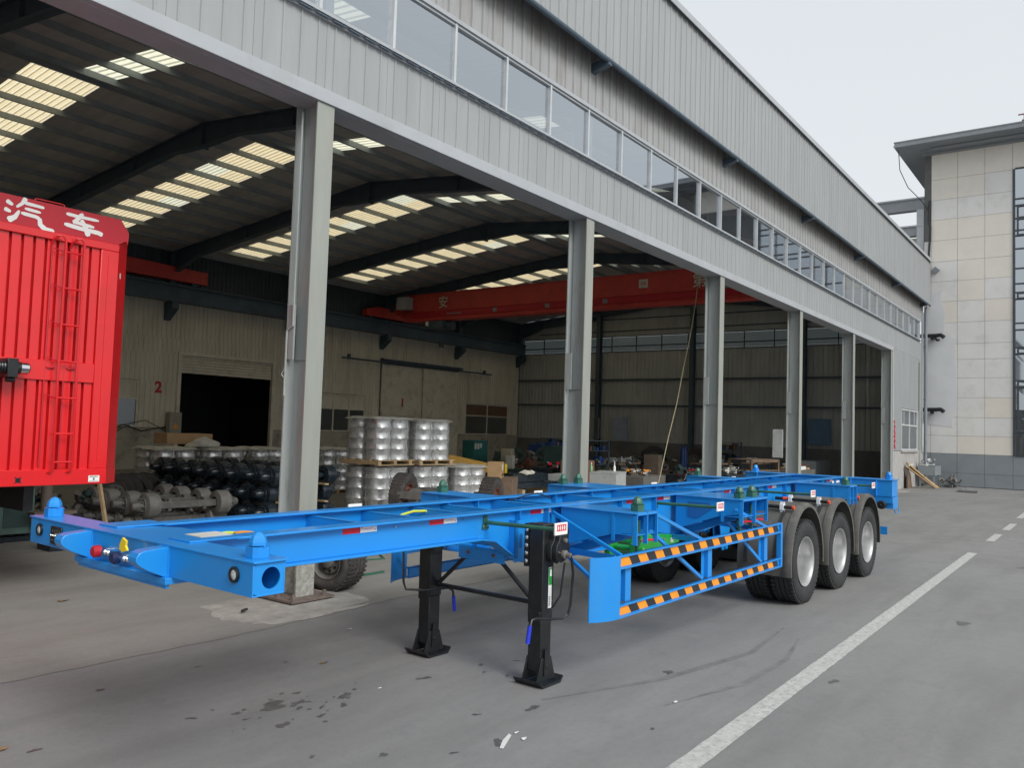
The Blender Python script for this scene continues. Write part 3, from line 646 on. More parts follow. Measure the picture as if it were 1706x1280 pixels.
# stub pipes and cables on the tiled wall
for z, lab in ((7.05, 'upper black insulated stub pipe reaching along the tiled wall by the corner'), (3.55, 'lower black insulated stub pipe reaching along the tiled wall by the corner')):
    mb = MB(); mb.tube([(42.95, 7.6, z), (42.95, 6.85, z), (42.93, 6.65, z+.02), (42.9, 6.5, z-.10)], .095, 12); mb.cyl((42.95, 7.05, z-.13), (43.2, 7.05, z-.13), .05, n=10); mb.box(42.9, 43.2, 6.95, 7.0, z-.2, z-.05)
    if z > 5: mb.tube([(42.95, 6.9, z-.09), (42.95, 6.8, z-.22), (42.96, 6.7, z-.2)], .06, 8)
    tag(mb.build('stub_pipe', m_black), lab, 'pipe', 'insulated stub pipes in the corner')
mb = MB(); mb.tube([(42.0, 8.35, 15.95), (42.1, 8.3, 15.0), (42.4, 8.0, 14.2), (42.9, 7.5, 13.6), (43.12, 7.2, 13.1), (43.12, 7.17, 12.4)], .018, 6); mb.tube([(43.12, 7.17, 13.6), (43.12, 7.22, 12.7), (43.1, 7.13, 12.3), (43.12, 7.2, 11.0), (43.12, 7.22, 10.2)], .05, 8)
tag(mb.build('cable', m_black), 'black cable sagging from the eave corner down the tiled wall edge', 'cable')
mb = MB(); mb.T = Matrix.Translation((43.1, 6.9, 10.2)) @ Matrix.Rotation(.75, 4, 'X'); mb.box(-.1, .1, -.12, .12, -.12, .12); mb.T = None
tag(mb.build('wall_lamp', m_eave), 'small grey box lamp tilted on the tiled wall above the parapet end', 'lamp')

# ------------------------------------------------------------ overhead crane
cr = thing('bridge_crane', 'red overhead travelling crane spanning the hall near its far end', 'crane', (30.0, 0, 0))
mb = MB(); mb.prism([(8.3, 7.62), (9.4, 7.22), (28.3, 7.22), (29.4, 7.62), (29.4, 8.15), (28.6, 8.5), (9.2, 8.5), (8.3, 8.15)], 'x', -.22, .22); mb.box(-.3, .3, 9.4, 28.3, 7.15, 7.215); mb.box(-.25, -.22, 9.2, 28.6, 7.62, 7.66); mb.box(-.26, -.22, 9.2, 28.6, 8.46, 8.52)
mb.build('girder', m_crane, cr, bev=.01)
MB().box(-.26, -.222, 9.3, 28.2, 7.34, 7.60).build('side_track', m_redd, cr)
for y in (30.15, 8.25): MB().prism([(-1.6, 7.45), (1.6, 7.45), (1.6, 7.75), (.8, 7.95), (-.8, 7.95), (-1.6, 7.75)], 'y', y-.16, y+.16).build('end_carriage', m_crane, cr); 
for y in (30.15, 8.25):
    for x in (-1.2, 1.2): MB().cyl((x, y-.08, 7.52), (x, y+.08, 7.52), .16, n=16).build('wheel', m_darksteel, cr)
MB().box(-.75, -.3, 28.1, 28.8, 7.75, 8.35).build('control_box', m_trim, cr)
mb = MB(); mb.box(-.45, .35, 26.0, 26.9, 6.75, 7.1); mb.cyl((0, 25.7, 6.9), (0, 27.2, 6.9), .2, n=14); mb.cyl((0, 26.4, 6.9), (0, 26.4, 6.1), .015, n=6); mb.box(-.08, .08, 26.3, 26.5, 5.85, 6.15); hst = mb.build('hoist', m_darksteel, cr)
MB().cyl((-.3, 26.9, 6.95), (-.36, 27.1, 7.0), .12, n=12).build('warning_lamp', m_white, hst)
for ch, y, s_ in (('安', 26.15, .62), ('全', 18.45, .62), ('第', 13.0, .62), ('一', 10.4, .62)):
    text(ch, s_, m_door, cr, facing((-.27, y, 7.98 if ch != '全' else 8.05), (0, -1, 0), (0, 0, 1)), off=.005)
MB().box(-.235, -.222, 15.25, 15.65, 7.9, 8.25).build('rating_plate', m_door, cr)
text('10t', .2, m_crane, cr, facing((-.24, 15.45, 8.07), (0, -1, 0), (0, 0, 1)), off=.004)
for y in (23.0, 20.1, 17.2): MB().box(-.27, -.261, y-.12, y+.12, 7.38, 7.56).build('notice_plate', m_eave, cr)
MB().box(-.27, -.261, 25.0, 25.9, 7.42, 7.47).build('maker_plate', m_tileg, cr)
mb = MB()
for i in range(14): mb.box(-.27, -.261, 12.2-.16*i, 12.3-.16*i, 7.62, 7.72)
mb.box(-.27, -.261, 12.55, 12.75, 7.56, 7.76); mb.build('maker_lettering', m_eave, cr)
ec = thing('crane_carriage', 'dull red crane end carriage parked on the rear runway beam behind the red trailer', 'crane part', (18.0, 30.15, 7.36))
MB().prism([(-3.0, .12), (1.5, .12), (1.5, .62), (-3.0, .72)], 'y', -.16, .16).build('carriage', m_crane, ec)
for x in (-2.4, 1.0): MB().cyl((x, -.08, .16), (x, .08, .16), .16, n=14).build('wheel', m_darksteel, ec)
# pull rope hanging from the crane
rp = [(23.35, 10.15, 8.85), (23.28, 10.2, 6.98), (23.15, 10.25, 5.95), (22.94, 10.3, 4.97), (22.6, 10.35, 3.95), (22.12, 10.3, 2.94), (21.8, 10.4, 1.9), (21.47, 10.5, .69), (21.3, 10.55, .02)]
tag(MB().tube(rp, .013, 5).build('rope', M('pale_rope', (.42, .38, .24), .7)), 'thin pale rope hanging slantwise in front of the red overhead crane', 'rope')

# ------------------------------------------------------------ the blue container trailer
TX, TY, TYAW, TP = 2.518, 4.545, -.03207, .0038
tr_ = thing('container_trailer', 'bright blue skeletal container trailer on three axles standing on its black landing legs', 'trailer', (TX, TY, 0))
tr_.rotation_euler = (0, -TP, TYAW)
ZT = 1.33
def Zg(a): return -TP*a          # local height of the ground
def both(fn):
    for s_ in (-1, 1): fn(s_)
# I-section main beams with a dropped belly
bot = [(.17, 1.135), (2.62, 1.125), (2.78, 1.10), (3.12, .905), (3.28, .875), (6.6, .875), (7.1, .93), (12.0, .95)]
for s_ in (-1, 1):
    b0 = s_*.40; mb = MB()
    n = len(bot)
    for i in range(n-1): mb.prism([bot[i], bot[i+1], (bot[i+1][0], ZT-.014), (bot[i][0], ZT-.014)], 'y', b0-.005, b0+.005)
    mb.box(.17, 12.02, min(b0-.07, b0+.07), max(b0-.07, b0+.07), ZT-.014, ZT)
    for i in range(n-1):
        (a, za), (b, zb) = bot[i], bot[i+1]; mb.prism([(a, za), (b, zb), (b, zb-.014), (a, za-.014)], 'y', b0-.065, b0+.065)
    o = mb.build('main_beam', m_blue, tr_, bev=.003)
    st = MB()
    for a in (3.10, 3.50, 4.15, 4.75, 5.45, 6.95, 7.5, 8.6, 9.3, 10.2, 10.9, 11.6):
        zb = .89 if a < 6.6 else .955
        if a == 3.10: zb = .93
        st.box(a-.004, a+.004, min(b0+s_*.006, b0+s_*.062), max(b0+s_*.006, b0+s_*.062), zb, ZT-.016)
        st.box(a-.004, a+.004, min(b0-s_*.006, b0-s_*.062), max(b0-s_*.006, b0-s_*.062), zb, ZT-.016)
    st.build('stiffener', m_blue, tr_)
# bracket plate with slot next to the leg
for s_ in (-1, 1):
    y0, y1 = sorted((s_*.407, s_*.47)); mb = MB(); mb.box(3.02, 3.06, y0, y1, .93, 1.24); mb.box(3.02, 3.34, y0, y0+.01 if s_ > 0 else y0+.01, .90, 1.24)
    mb.build('leg_mounting', m_blue, tr_)
    mb = MB()
    oval = [(3.0+.018*cos(t)+.10, 1.07+(.04 if sin(t) > 0 else -.04)+.018*sin(t)) for t in [2*pi*i/16 for i in range(16)]]
    mb.prism(oval, 'y', s_*.472-.001, s_*.472+.001); mb.build('slot', m_blueshade, tr_)  # thin slab in darker blue, paints the shaded opening
# front bolster, a hollow box beam with round openings in its ends
fbm = MB(); A0, A1 = 0.0, .185; Z0, Z1 = 1.168, ZT
fbm.box(A0-.006, A1+.012, -1.25, 1.25, Z1-.010, Z1); fbm.box(A0, A0+.008, -1.235, 1.235, Z0, Z1-.010); fbm.box(A1-.008, A1, -1.235, 1.235, Z0, Z1-.010); fbm.box(A0, A1, -1.235, 1.235, Z0-.008, Z0)
fb = fbm.build('front_bolster', m_blue, tr_, bev=.002)
def holeplate(x0, x1, z0, z1, y, t, cx, cz, r, n=32):
    """rectangular plate in the x-z plane with a round hole"""
    mb = MB(); vs = []; 
    for yy in (y-t, y+t):
        for i in range(n):
            a = 2*pi*i/n; c, s_ = cos(a), sin(a); vs.append((cx+r*c, yy, cz+r*s_))
        for i in range(n):
            a = 2*pi*i/n; c, s_ = cos(a), sin(a); k = min(((x1-cx)/c if c > 1e-6 else (x0-cx)/c if c < -1e-6 else 1e9), ((z1-cz)/s_ if s_ > 1e-6 else (z0-cz)/s_ if s_ < -1e-6 else 1e9)); vs.append((cx+k*c, yy, cz+k*s_))
    fs = []
    for i in range(n):
        j = (i+1) % n; fs += [(i, j, n+j, n+i), (2*n+i, 3*n+i, 3*n+j, 2*n+j), (i, 2*n+i, 2*n+j, j), (n+i, n+j, 3*n+j, 3*n+i)]
    mb.add(vs, fs); return mb
for s_ in (-1, 1):
    holeplate(.006, A1-.004, Z0, Z1-.01, s_*1.228, .005, .105, 1.243, .053).build('end_plate', m_blue, tr_)
# inside of the bolster, its shade painted in darker blue
MB().box(.01, A1-.01, -1.0, 1.0, Z0+.002, Z0+.006).build('inner_plate', m_blueshade, tr_)
# coupler plate under the front, with its lip
mb = MB(); mb.box(-.035, .30, -.52, .52, 1.125, 1.160); mb.box(-.035, 1.9, -.33, .33, 1.118, 1.126); mb.box(-.02, 0, -.50, .50, 1.10, 1.125); mb.build('coupler_plate', m_blue, tr_, bev=.002)
MB().lathe([(0, .045), (.03, .045), (.03, .036), (.09, .036), (.09, .045), (.11, .045), (.11, 0)], (.9, 0, 1.118), (0, 0, -1), 20).build('kingpin', m_black, tr_)
mb = MB()
for s_ in (-1, 1): mb.box(.10, .42, s_*.40-.11, s_*.40+.11, ZT, ZT+.010)
mb.prism([(.185, -.33), (.185, .33), (.30, .33), (.42, .12), (.42, -.12), (.30, -.33)], 'z', ZT-.014, ZT-.002)
mb.build('gusset_plate', m_blue, tr_, bev=.002)
MB().box(.22, .42, -.42, -.25, ZT+.011, ZT+.013).build('paper_label', m_sheet, tr_)
# bumper arms
for s_ in (-1, 1):
    c = .42 if s_ > 0 else -.44
    arm = [(0, 1.318), (-.135, 1.308), (-.165, 1.298), (-.18, 1.275), (-.18, 1.255), (-.165, 1.235), (-.12, 1.205), (0, 1.150)]
    MB().prism(arm, 'y', c-.045, c+.045).build('bumper_arm', m_blue, tr_, bev=.004)
    MB().box(-.008, 0, c-.05, c+.05, 1.15, 1.322).build('arm_flange', m_blue, tr_)
# round lamps, socket, couplings on the front face
for s_ in (-1, 1):
    l = MB().lathe([(0, .040), (-.012, .040), (-.016, .034), (-.012, .026), (-.006, .026)], (0, s_*1.09, 1.252), (1, 0, 0), 28).build('front_lamp', m_black, tr_)
    MB().lathe([(-.006, .027), (-.012, .018), (-.014, 0)], (0, s_*1.09, 1.252), (1, 0, 0), 24).build('lens', m_lens, l)
    mb = MB()
    for i in range(6): t = pi/3*i; mb.cyl((-.0145, s_*1.09+.012*cos(t), 1.252+.012*sin(t)), (-.016, s_*1.09+.012*cos(t), 1.252+.012*sin(t)), .0025, n=6)
    mb.build('lamp_diode', m_chrome, l)
mb = MB(); mb.box(-.012, 0, .77, .92, 1.180, 1.295); so = mb.build('socket_panel', m_black, tr_, bev=.008)
mb = MB()
for i in range(4): mb.cyl((-.03, .79+.03*i, 1.24), (-.012, .79+.03*i, 1.24), .008, n=8); mb.cyl((-.028, .79+.03*i, 1.215), (-.012, .79+.03*i, 1.215), .005, n=8); mb.box(-.014, -.0125, .785+.03*i, .795+.03*i, 1.255, 1.28)
mb.build('socket_pin', m_chrome, so)
def gladhand(b, z, m, cap=None):
    mb = MB(); mb.cyl((0, b, z), (-.05, b, z), .024, n=14); mb.cyl((-.045, b-.045, z), (-.045, b+.04, z), .019, n=12); mb.box(-.06, -.03, b+.03, b+.07, z-.022, z+.022)
    mb.cyl((-.02, b-.05, z-.01), (-.02, b-.075, z-.01), .016, n=10); g = mb.build('air_coupling', m_chrome, tr_)
    MB().lathe([(-.052, .034), (-.085, .034), (-.094, .026), (-.096, 0)], (0, b, z), (1, 0, 0), 22).build('coupling_cap', m, g)
    if cap:
        mb = MB(); mb.prism([(b-.05, z+.035), (b-.015, z+.05), (b-.02, z+.08), (b-.045, z+.115), (b-.085, z+.10), (b-.08, z+.075), (b-.10, z+.05)], 'x', -.06, -.048); mb.build('yellow_flap', cap, g)
gladhand(.175, 1.225, m_redd); gladhand(-.05, 1.215, M('navy_cap', (.01, .02, .08), .4), m_yellow)
# cross members between the beams
def crossm(a, h=.15, w=.055, z=ZT-.03):
    mb = MB(); mb.box(a-.003, a+.003, -.394, .394, z-h, z); mb.box(a-.003, a+w, -.394, .394, z-.006, z+.002); mb.box(a-.003, a+w, -.394, .394, z-h, z-h+.006); mb.build('cross_member', m_blue, tr_)
for a in (1.58, 2.12, 2.66): crossm(a)
for a in (3.05, 3.75, 3.98, 4.95, 5.95, 6.55, 7.2, 8.4, 9.0, 9.6, 9.95, 10.9, 11.4): crossm(a, .3 if a < 7 else .25)
mb = MB(); mb.box(.55, 1.15, -.12, .12, 1.20, 1.215); mb.box(.42, 1.5, -.03, .03, 1.16, 1.20); mb.build('spine_plate', m_blue, tr_)
# air hoses
for b, ph, aa, ab in ((.33, 0, .6, 3.2), (.30, 1.2, .9, 2.9)):
    pts = [(aa+(ab-aa)*i/30, b-.02*sin(i*.5+ph), 1.195+.045*sin(i*.55+ph)) for i in range(31)]
    MB().tube(pts, .011, 7).build('air_hose', m_hose if ph == 0 else M('orange_hose', (.6, .25, .02), .4), tr_)
MB().tube([(2.35, .30, 1.20), (2.45, .27, 1.26), (2.55, .24, 1.285), (2.65, .20, 1.285), (2.75, .16, 1.25), (2.85, .12, 1.18)], .011, 7).build('air_hose', m_hose, tr_)
MB().tube([(3.9, .3, 1.30), (4.1, .25, 1.34), (4.25, .22, 1.36), (4.4, .25, 1.33), (4.6, .28, 1.28)], .007, 6).build('cable', m_black, tr_)
# twist locks
def twist_mesh(m, nm):
    mb = MB(); mb.prism([(-.05, -.03), (-.03, -.05), (.03, -.05), (.05, -.03), (.05, .03), (.03, .05), (-.03, .05), (-.05, .03)], 'z', 0, .055)
    r4 = .7071
    L = [(.047, .060), (.046, .075), (.041, .092), (.031, .108), (.018, .119), (.006, .124)]; vs = []
    for r, z in L: vs += [(r*cos(pi/4+pi/2*i+pi/4*0)*1.0, r*sin(pi/4+pi/2*i)*1.0, z) for i in range(4)]
    vs = []
    for r, z in L:
        for i in range(8): vs.append((r*cos(pi/4*i+pi/8), r*sin(pi/4*i+pi/8)*.92, z))
    fs = [(k*8+i, k*8+(i+1) % 8, (k+1)*8+(i+1) % 8, (k+1)*8+i) for k in range(5) for i in range(8)]+[tuple(range(40, 48)), tuple(range(7, -1, -1))]
    mb.add(vs, fs); mb.box(-.006, .006, -.058, .058, .056, .062); return mb.mesh(nm, m, smooth=False)
tl_b = twist_mesh(m_blue, 'twist_lock'); tl_g = twist_mesh(m_green, 'twist_lock')
for s_ in (-1, 1):
    for a, me in ((.095, tl_b), (3.86, tl_g), (6.03, tl_g), (6.36, tl_g), (9.78, tl_g), (12.17, tl_b)):
        put(me, 'twist_lock', tr_, (a, s_*1.13, ZT+.001 if a in (.095, 12.17) else ZT-.005))
    for a in (3.86, 6.03, 6.36, 9.78): # locking shafts under the bolster ends
        mb = MB(); mb.cyl((a, s_*1.13, 1.03), (a, s_*1.13, 1.25), .028, n=10); mb.box(a-.012, a+.012, s_*1.13-.012, s_*1.13+.012, .98, 1.06); mb.cyl((a, s_*1.13, 1.06), (a, s_*1.13, 1.08), .04, n=6)
        k = mb.build('lock_shaft', m_green, tr_)
        MB().tube([(a, s_*1.14, 1.07), (a+.08, s_*1.19, 1.08), (a+.15, s_*1.20, 1.075)], .010, 6).build('lock_handle', m_redtape, k)
# bolsters
def bolster(a0, a1, z_in, hole=False):
    for s_ in (-1, 1):
        mb = MB(); zt = ZT-.006
        prof = [(s_*.475, z_in), (s_*.475, zt-.008), (s_*1.22, zt-.008), (s_*1.22, 1.16), (s_*1.03, 1.14)]
        if hole: prof = [(s_*.475, z_in), (s_*.475, zt-.008), (s_*1.22, zt-.008), (s_*1.22, 1.17), (s_*1.0, 1.14)]
        for a in (a0+.004, a1-.012): mb.prism([(b, z) for b, z in prof], 'x', a, a+.008)
        y0, y1 = sorted((s_*.475, s_*1.235)); mb.box(a0-.015, a1+.015, y0, y1, zt-.008, zt)
        y0, y1 = sorted((s_*1.0, s_*1.22)); mb.box(a0, a1, y0, y1, 1.135, 1.143)
        o = mb.build('bolster', m_blue, tr_, bev=.002)
        # open end box: side ribs proud of the end
        mb = MB(); y0, y1 = sorted((s_*1.20, s_*1.24))
        for a in (a0, (a0+a1)/2-.005, a1-.012): mb.box(a, a+.012, y0, y1, 1.06, zt)
        for a in (a0-.002, a1+.003): mb.box(a-.004, a+.004, min(s_*1.0, s_*1.03), max(s_*1.0, s_*1.03), 1.08, zt-.01)
        mb.box(a0, a1, y0, y1, zt-.02, zt-.004); mb.build('end_rib', m_blue, o)
        if hole:
            MB().prism([(s_*.62, 1.10), (s_*.62, 1.26), (s_*.86, 1.26), (s_*.92, 1.22), (s_*.74, 1.09)], 'x', a0-.003, a0+.003).build('cutout', m_blueshade, o)  # flat slab in darker blue for the shade in the web hole
        # diagonal brace
        mb = MB(); mb.beam(((a0+a1)/2, s_*.42, .90), ((a0+a1)/2, s_*1.06, 1.12), .16, .07); br = mb.build('diagonal_brace', m_blue, tr_, bev=.003)
bolster(3.66, 4.02, .98); bolster(5.86, 6.55, .95, True); bolster(9.62, 9.96, 1.10)
# rear bolster
mb = MB(); mb.box(11.95, 11.96, -1.23, 1.23, 1.06, ZT-.012); mb.box(12.30, 12.31, -1.23, 1.23, 1.0, ZT-.012); mb.box(11.93, 12.33, -1.25, 1.25, ZT-.012, ZT); mb.box(11.95, 12.31, -1.23, 1.23, 1.055, 1.065)
for s_ in (-1, 1): mb.box(11.95, 12.31, s_*1.225-.006, s_*1.225+.006, 1.06, ZT-.012)
for a in (-1.0, -.6, .6, 1.0): mb.box(11.90, 11.95, a-.004, a+.004, 1.06, ZT-.012)
rb = mb.build('rear_bolster', m_blue, tr_, bev=.002)
for s_ in (-1, 1): MB().box(12.0, 12.30, *sorted((s_*.55, s_*1.24)), .86, 1.05).box(11.96, 12.0, *sorted((s_*.7, s_*1.24)), .95, 1.05).build('lamp_housing', m_blue, tr_)
MB().tube([(12.02, -1.25, .86), (12.02, -1.27, .80), (12.28, -1.27, .80), (12.3, -1.25, .86)], .008, 6).build('guard_loop', m_blue, tr_)
for s_ in (-1, 1):
    for a in (11.93, 11.87):
        b = s_*(1.08 if a > 11.9 else .84); o = MB().lathe([(0, .07), (-.05, .07), (-.06, .055), (-.06, .02), (-.075, .02), (-.075, 0)], (a+.03, b, .92), (1, 0, 0), 22).build('rear_roller', m_black, tr_)
        MB().lathe([(-.076, .012), (-.085, .012), (-.085, 0)], (a+.03, b, .92), (1, 0, 0), 8).build('bolt', m_chrome, o)
    mb = MB(); mb.box(11.945, 11.948, s_*.95-.12, s_*.95+.12, 1.16, 1.28); mb.build('rear_tab', m_blue, tr_)
for s_ in (-1, 1): # rear underrun bar
    mb = MB(); mb.box(11.9, 12.1, *sorted((s_*.5, s_*.62)), .55, .98); mb.build('underrun_hanger', m_blue, tr_)
mb = MB(); mb.box(12.0, 12.006, -1.15, 1.15, .44, .56); mb.box(12.0, 12.10, -1.15, 1.15, .554, .56); mb.box(12.0, 12.10, -1.15, 1.15, .44, .446); mb.build('underrun_bar', m_blue, tr_)
# reflective tape on both webs
for s_ in (-1, 1):
    for a in (1.25, 2.07, 3.31, 4.92, 5.56, 7.3, 8.75, 10.3, 11.3):
        z = 1.268; y = s_*.4062
        MB().box(a, a+.15, y-.0008, y+.0008, z, z+.042).build('red_tape', m_redtape, tr_)
        w_ = MB().box(a+.152, a+.30, y-.0008, y+.0008, z, z+.042).build('white_tape', m_white, tr_)
        MB().box(a+.16, a+.172, y-.0012*1, y+.0012, z+.028, z+.034).box(a+.278, a+.288, y-.0012, y+.0012, z+.010, z+.018).box(a+.18, a+.26, y-.0012, y+.0012, z+.022, z+.025).build('tape_print', m_redtape, w_)
    mb = MB()
    for a in (1.72, 2.44): mb.cyl((a, s_*.406, 1.285), (a, s_*.415, 1.285), .007, n=8)
    mb.build('rivet', m_chrome, tr_)
    mb = MB(); mb.box(11.5, 11.9, *sorted((s_*.42, s_*.424)), 1.24, 1.28); mb.build('white_tape', m_white, tr_)
# side marker arms with red and white placards
for s_ in (-1, 1):
    for a in (2.70, 5.52, 8.36, 11.2):
        z = 1.245 if s_ < 0 else 1.20
        mb = MB(); mb.cyl((a, s_*.41, z), (a, s_*1.13, z+.012), .016, n=10); mb.prism([(a-.035, z-.055), (a+.045, z-.055), (a+.02, z+.055), (a-.012, z+.055)], 'y', s_*.41-.006, s_*.41+.006)
        ar = mb.build('marker_arm', m_green, tr_)
        mb = MB()
        for dx, dz in ((-.02, -.035), (.025, -.035), (.004, .03)): mb.cyl((a+dx, s_*.416, z+dz), (a+dx, s_*.426, z+dz), .008, n=6)
        mb.build('bolt', m_chrome, ar)
        pl = MB().box(a-.075, a+.085, *sorted((s_*1.13, s_*1.145)), z-.025, z+.065).build('placard', m_white, ar, bev=.004)
        mb = MB(); y0, y1 = sorted((s_*1.1455, s_*1.1465)); mb.box(a-.055, a+.065, y0, y1, z+.005, z+.052); mb.build('placard_print', m_redtape, pl)
        mb = MB(); y0, y1 = sorted((s_*1.1466, s_*1.1472))
        for i in range(4): mb.box(a-.045+.027*i, a-.045+.027*i+.012, y0, y1, z+.012, z+.044); mb.box(a-.048+.027*i, a-.048+.027*i+.020, y0, y1, z+.026, z+.031)
        mb.build('placard_mark', m_white, pl)
# landing legs
LEGB = {-1: -.735, 1: .475}
for s_ in (-1, 1):
    b = LEGB[s_]; a = 3.03; zg = Zg(a)
    lg = MB().box(a-.075, a+.075, b-.07, b+.07, .50, 1.245).build('landing_leg', m_black, tr_, bev=.008)
    MB().box(a-.068, a+.068, b-.062, b+.062, .09, .50).box(a-.085, a-.07, b-.06, b+.06, .47, .56).build('inner_tube', m_black, lg, bev=.005)
    mb = MB(); mb.prism([(a-.125, zg+.03), (a+.125, zg+.03), (a+.062, .20), (a-.062, .20)], 'y', b-.075, b-.062); mb.prism([(a-.125, zg+.03), (a+.125, zg+.03), (a+.062, .20), (a-.062, .20)], 'y', b+.062, b+.075)
    mb.prism([(a-.04, .06), (a+.04, .06), (a+.03, .26), (a-.03, .26)], 'y', b-.085, b-.076); mb.cyl((a, b-.09, .13), (a, b+.09, .13), .022, n=10)
    vs = [(a-.15, b-.14, zg+.035), (a-.12, b-.14, zg+.003), (a+.12, b-.14, zg+.003), (a+.15, b-.14, zg+.035)]
    mb.prism([(a-.155, zg+.045), (a-.12, zg+.004), (a+.12, zg+.004), (a+.155, zg+.045), (a+.15, zg+.055), (a+.115, zg+.020), (a-.115, zg+.020), (a-.15, zg+.055)], 'y', b-.135, b+.135)
    mb.build('foot', m_black, lg, bev=.002)
    mb = MB(); mb.box(a-.081, a+.02, *sorted((b-s_*.115, b-s_*.072)), .90, 1.24); mb.build('bolt_flange', m_black, lg)
    mb = MB()
    for i in range(5): mb.lathe([(0, .016), (.012, .016), (.018, .008), (.018, 0)], (a-.081, b-s_*.085, .945+.062*i), (-1, 0, 0), 10)
    mb.build('bolt', m_chrome, lg)
    if s_ < 0:
        y = b-.07; g = [(a-.045, 1.02), (a-.035, 1.08), (a+.0, 1.12), (a+.01, 1.19), (a+.05, 1.245), (a+.11, 1.245), (a+.14, 1.19), (a+.13, 1.12), (a+.155, 1.05), (a+.13, .97), (a+.04, .94), (a-.03, .965)]
        def sc_(k): 
            cx = sum(p[0] for p in g)/len(g); cz = sum(p[1] for p in g)/len(g); return [(cx+(p[0]-cx)*k, cz+(p[1]-cz)*k) for p in g]
        mb = MB(); mb.prism(g, 'y', y-.045, y); mb.prism(sc_(1.06), 'y', y-.055, y-.047); mb.prism(sc_(.9), 'y', y-.09, y-.055); mb.prism(sc_(.97), 'y', y-.10, y-.09)
        gb = mb.build('gearbox', m_black, lg, bev=.004)
        mb = MB(); mb.lathe([(0, .035), (.025, .035), (.03, .02), (.07, .018), (.07, 0)], (a+.06, y-.10, 1.01), (0, -1, 0), 14); mb.build('drive_shaft', m_drum, gb); MB().lathe([(0, .018), (.02, .018), (.024, 0)], (a+.07, y-.10, 1.12), (0, -1, 0), 10).build('shaft_cap', m_drum, gb)
        mb = MB()
        for dx, dz in ((.0, 1.03), (.10, 1.03), (.03, 1.2), (.09, 1.2), (.05, .985)): mb.cyl((a+dx, y-.10, dz), (a+dx, y-.108, dz), .007, n=6)
        mb.build('bolt', m_chrome, gb)
        MB().tube([(a+.06, y-.16, 1.01), (a+.075, y-.17, .98), (a+.10, y-.17, .86), (a+.085, y-.16, .62), (a+.07, y-.15, .545), (a+.02, y-.13, .52), (a-.12, y-.10, .53), (a-.26, y-.08, .555), (a-.30, y-.07, .55), (a-.32, y-.07, .50)], .011, 8).build('crank', m_black, lg)
        MB().cyl((a-.32, y-.07, .51), (a-.345, y-.07, .38), .017, n=10).build('crank_grip', M('blue_grip', (.01, .03, .5), .4), lg)
        MB().tube([(a+.05, y-.12, .95), (a+.0, y-.12, .7), (a-.02, y-.06, .6)], .009, 6).build('link_rod', m_black, lg)
        lab = MB().box(a+.005, a+.05, y-.0015, y-.0005, .58, .90).build('leg_label', m_whitetext, lg)
        MB().box(a+.006, a+.049, y-.0022, y-.0016, .76, .895).build('label_green', m_green2, lab)
        MB().box(a+.022, a+.044, y-.0030, y-.0023, .83, .885).build('label_logo', m_whitetext, lab)
        mb = MB()
        for i in range(6): mb.box(a+.012+.0, a+.034, y-.0026, y-.0016, .60+.013*i, .605+.013*i)
        mb.build('label_print', m_black, lab)
    else:
        y = b-.07
        MB().tube([(a-.10, b+.02, 1.10), (a-.34, b+.0, 1.08), (a-.36, b-.02, .9), (a-.36, b-.03, .66), (a-.34, b-.04, .60), (a-.22, b-.12, .585), (a+.02, b-.20, .585), (a+.06, b-.22, .56), (a+.07, b-.22, .50)], .010, 8).build('crank', m_black, lg)
        MB().cyl((a+.07, b-.22, .51), (a+.085, b-.225, .38), .016, n=10).build('crank_grip', bpy.data.materials['blue_grip'], lg)
lb = [(3.05, LEGB[1]-.07, .60), (3.05, LEGB[-1]+.07, .60)]
mb = MB(); mb.tube([lb[0], lb[1]], .019, 10); mb.build('cross_tube', m_black, tr_)
for e, c in ((lb[0], (3.05, .03, .93)), (lb[1], (3.05, -.25, .93))): MB().tube([e, c], .018, 10).build('leg_brace', m_black, tr_)
mb = MB(); mb.box(3.02, 3.035, -.36, .14, .87, .97); mb.box(3.035, 3.09, -.395, .395, .965, .973); mb.build('brace_plate', m_blue, tr_)
mb = MB()
for b in (-.25, .03): mb.cyl((3.02, b, .93), (3.005, b, .93), .014, n=8)
mb.build('bolt', m_rust, tr_)
# green lever unit under the first bolster
mb = MB(); mb.prism([(4.35, .80), (4.35, .92), (4.55, .98), (4.9, .97), (5.25, .93), (5.25, .86), (4.9, .84), (4.7, .76), (4.5, .74)], 'y', -.62, -.56)
mb.prism([(4.35, .80), (4.35, .92), (4.55, .98), (4.9, .97), (5.15, .93), (5.15, .86), (4.9, .84), (4.7, .76), (4.5, .74)], 'y', -.34, -.28); mb.box(4.5, 4.95, -.56, -.34, .90, .93); mb.cyl((4.45, -.66, .86), (4.45, -.22, .86), .03, n=12); mb.cyl((4.85, -.65, .93), (4.85, -.25, .93), .022, n=12); mb.box(4.55, 4.75, -.60, -.30, .97, 1.02)
mb.v = [(x+.16, y-.13, z+.02) for x, y, z in mb.v]; gu = mb.build('relay_lever', m_green2, tr_, bev=.004)
MB().box(5.22, 5.27, -.7525, -.7505, .89, .94).build('lever_sticker', m_whitetext, gu)
MB().cyl((5.01, -.785, .95), (5.01, -.795, .95), .012, n=8).cyl((4.61, -.79, .88), (4.61, -.802, .88), .014, n=6).build('bolt', m_chrome, gu)
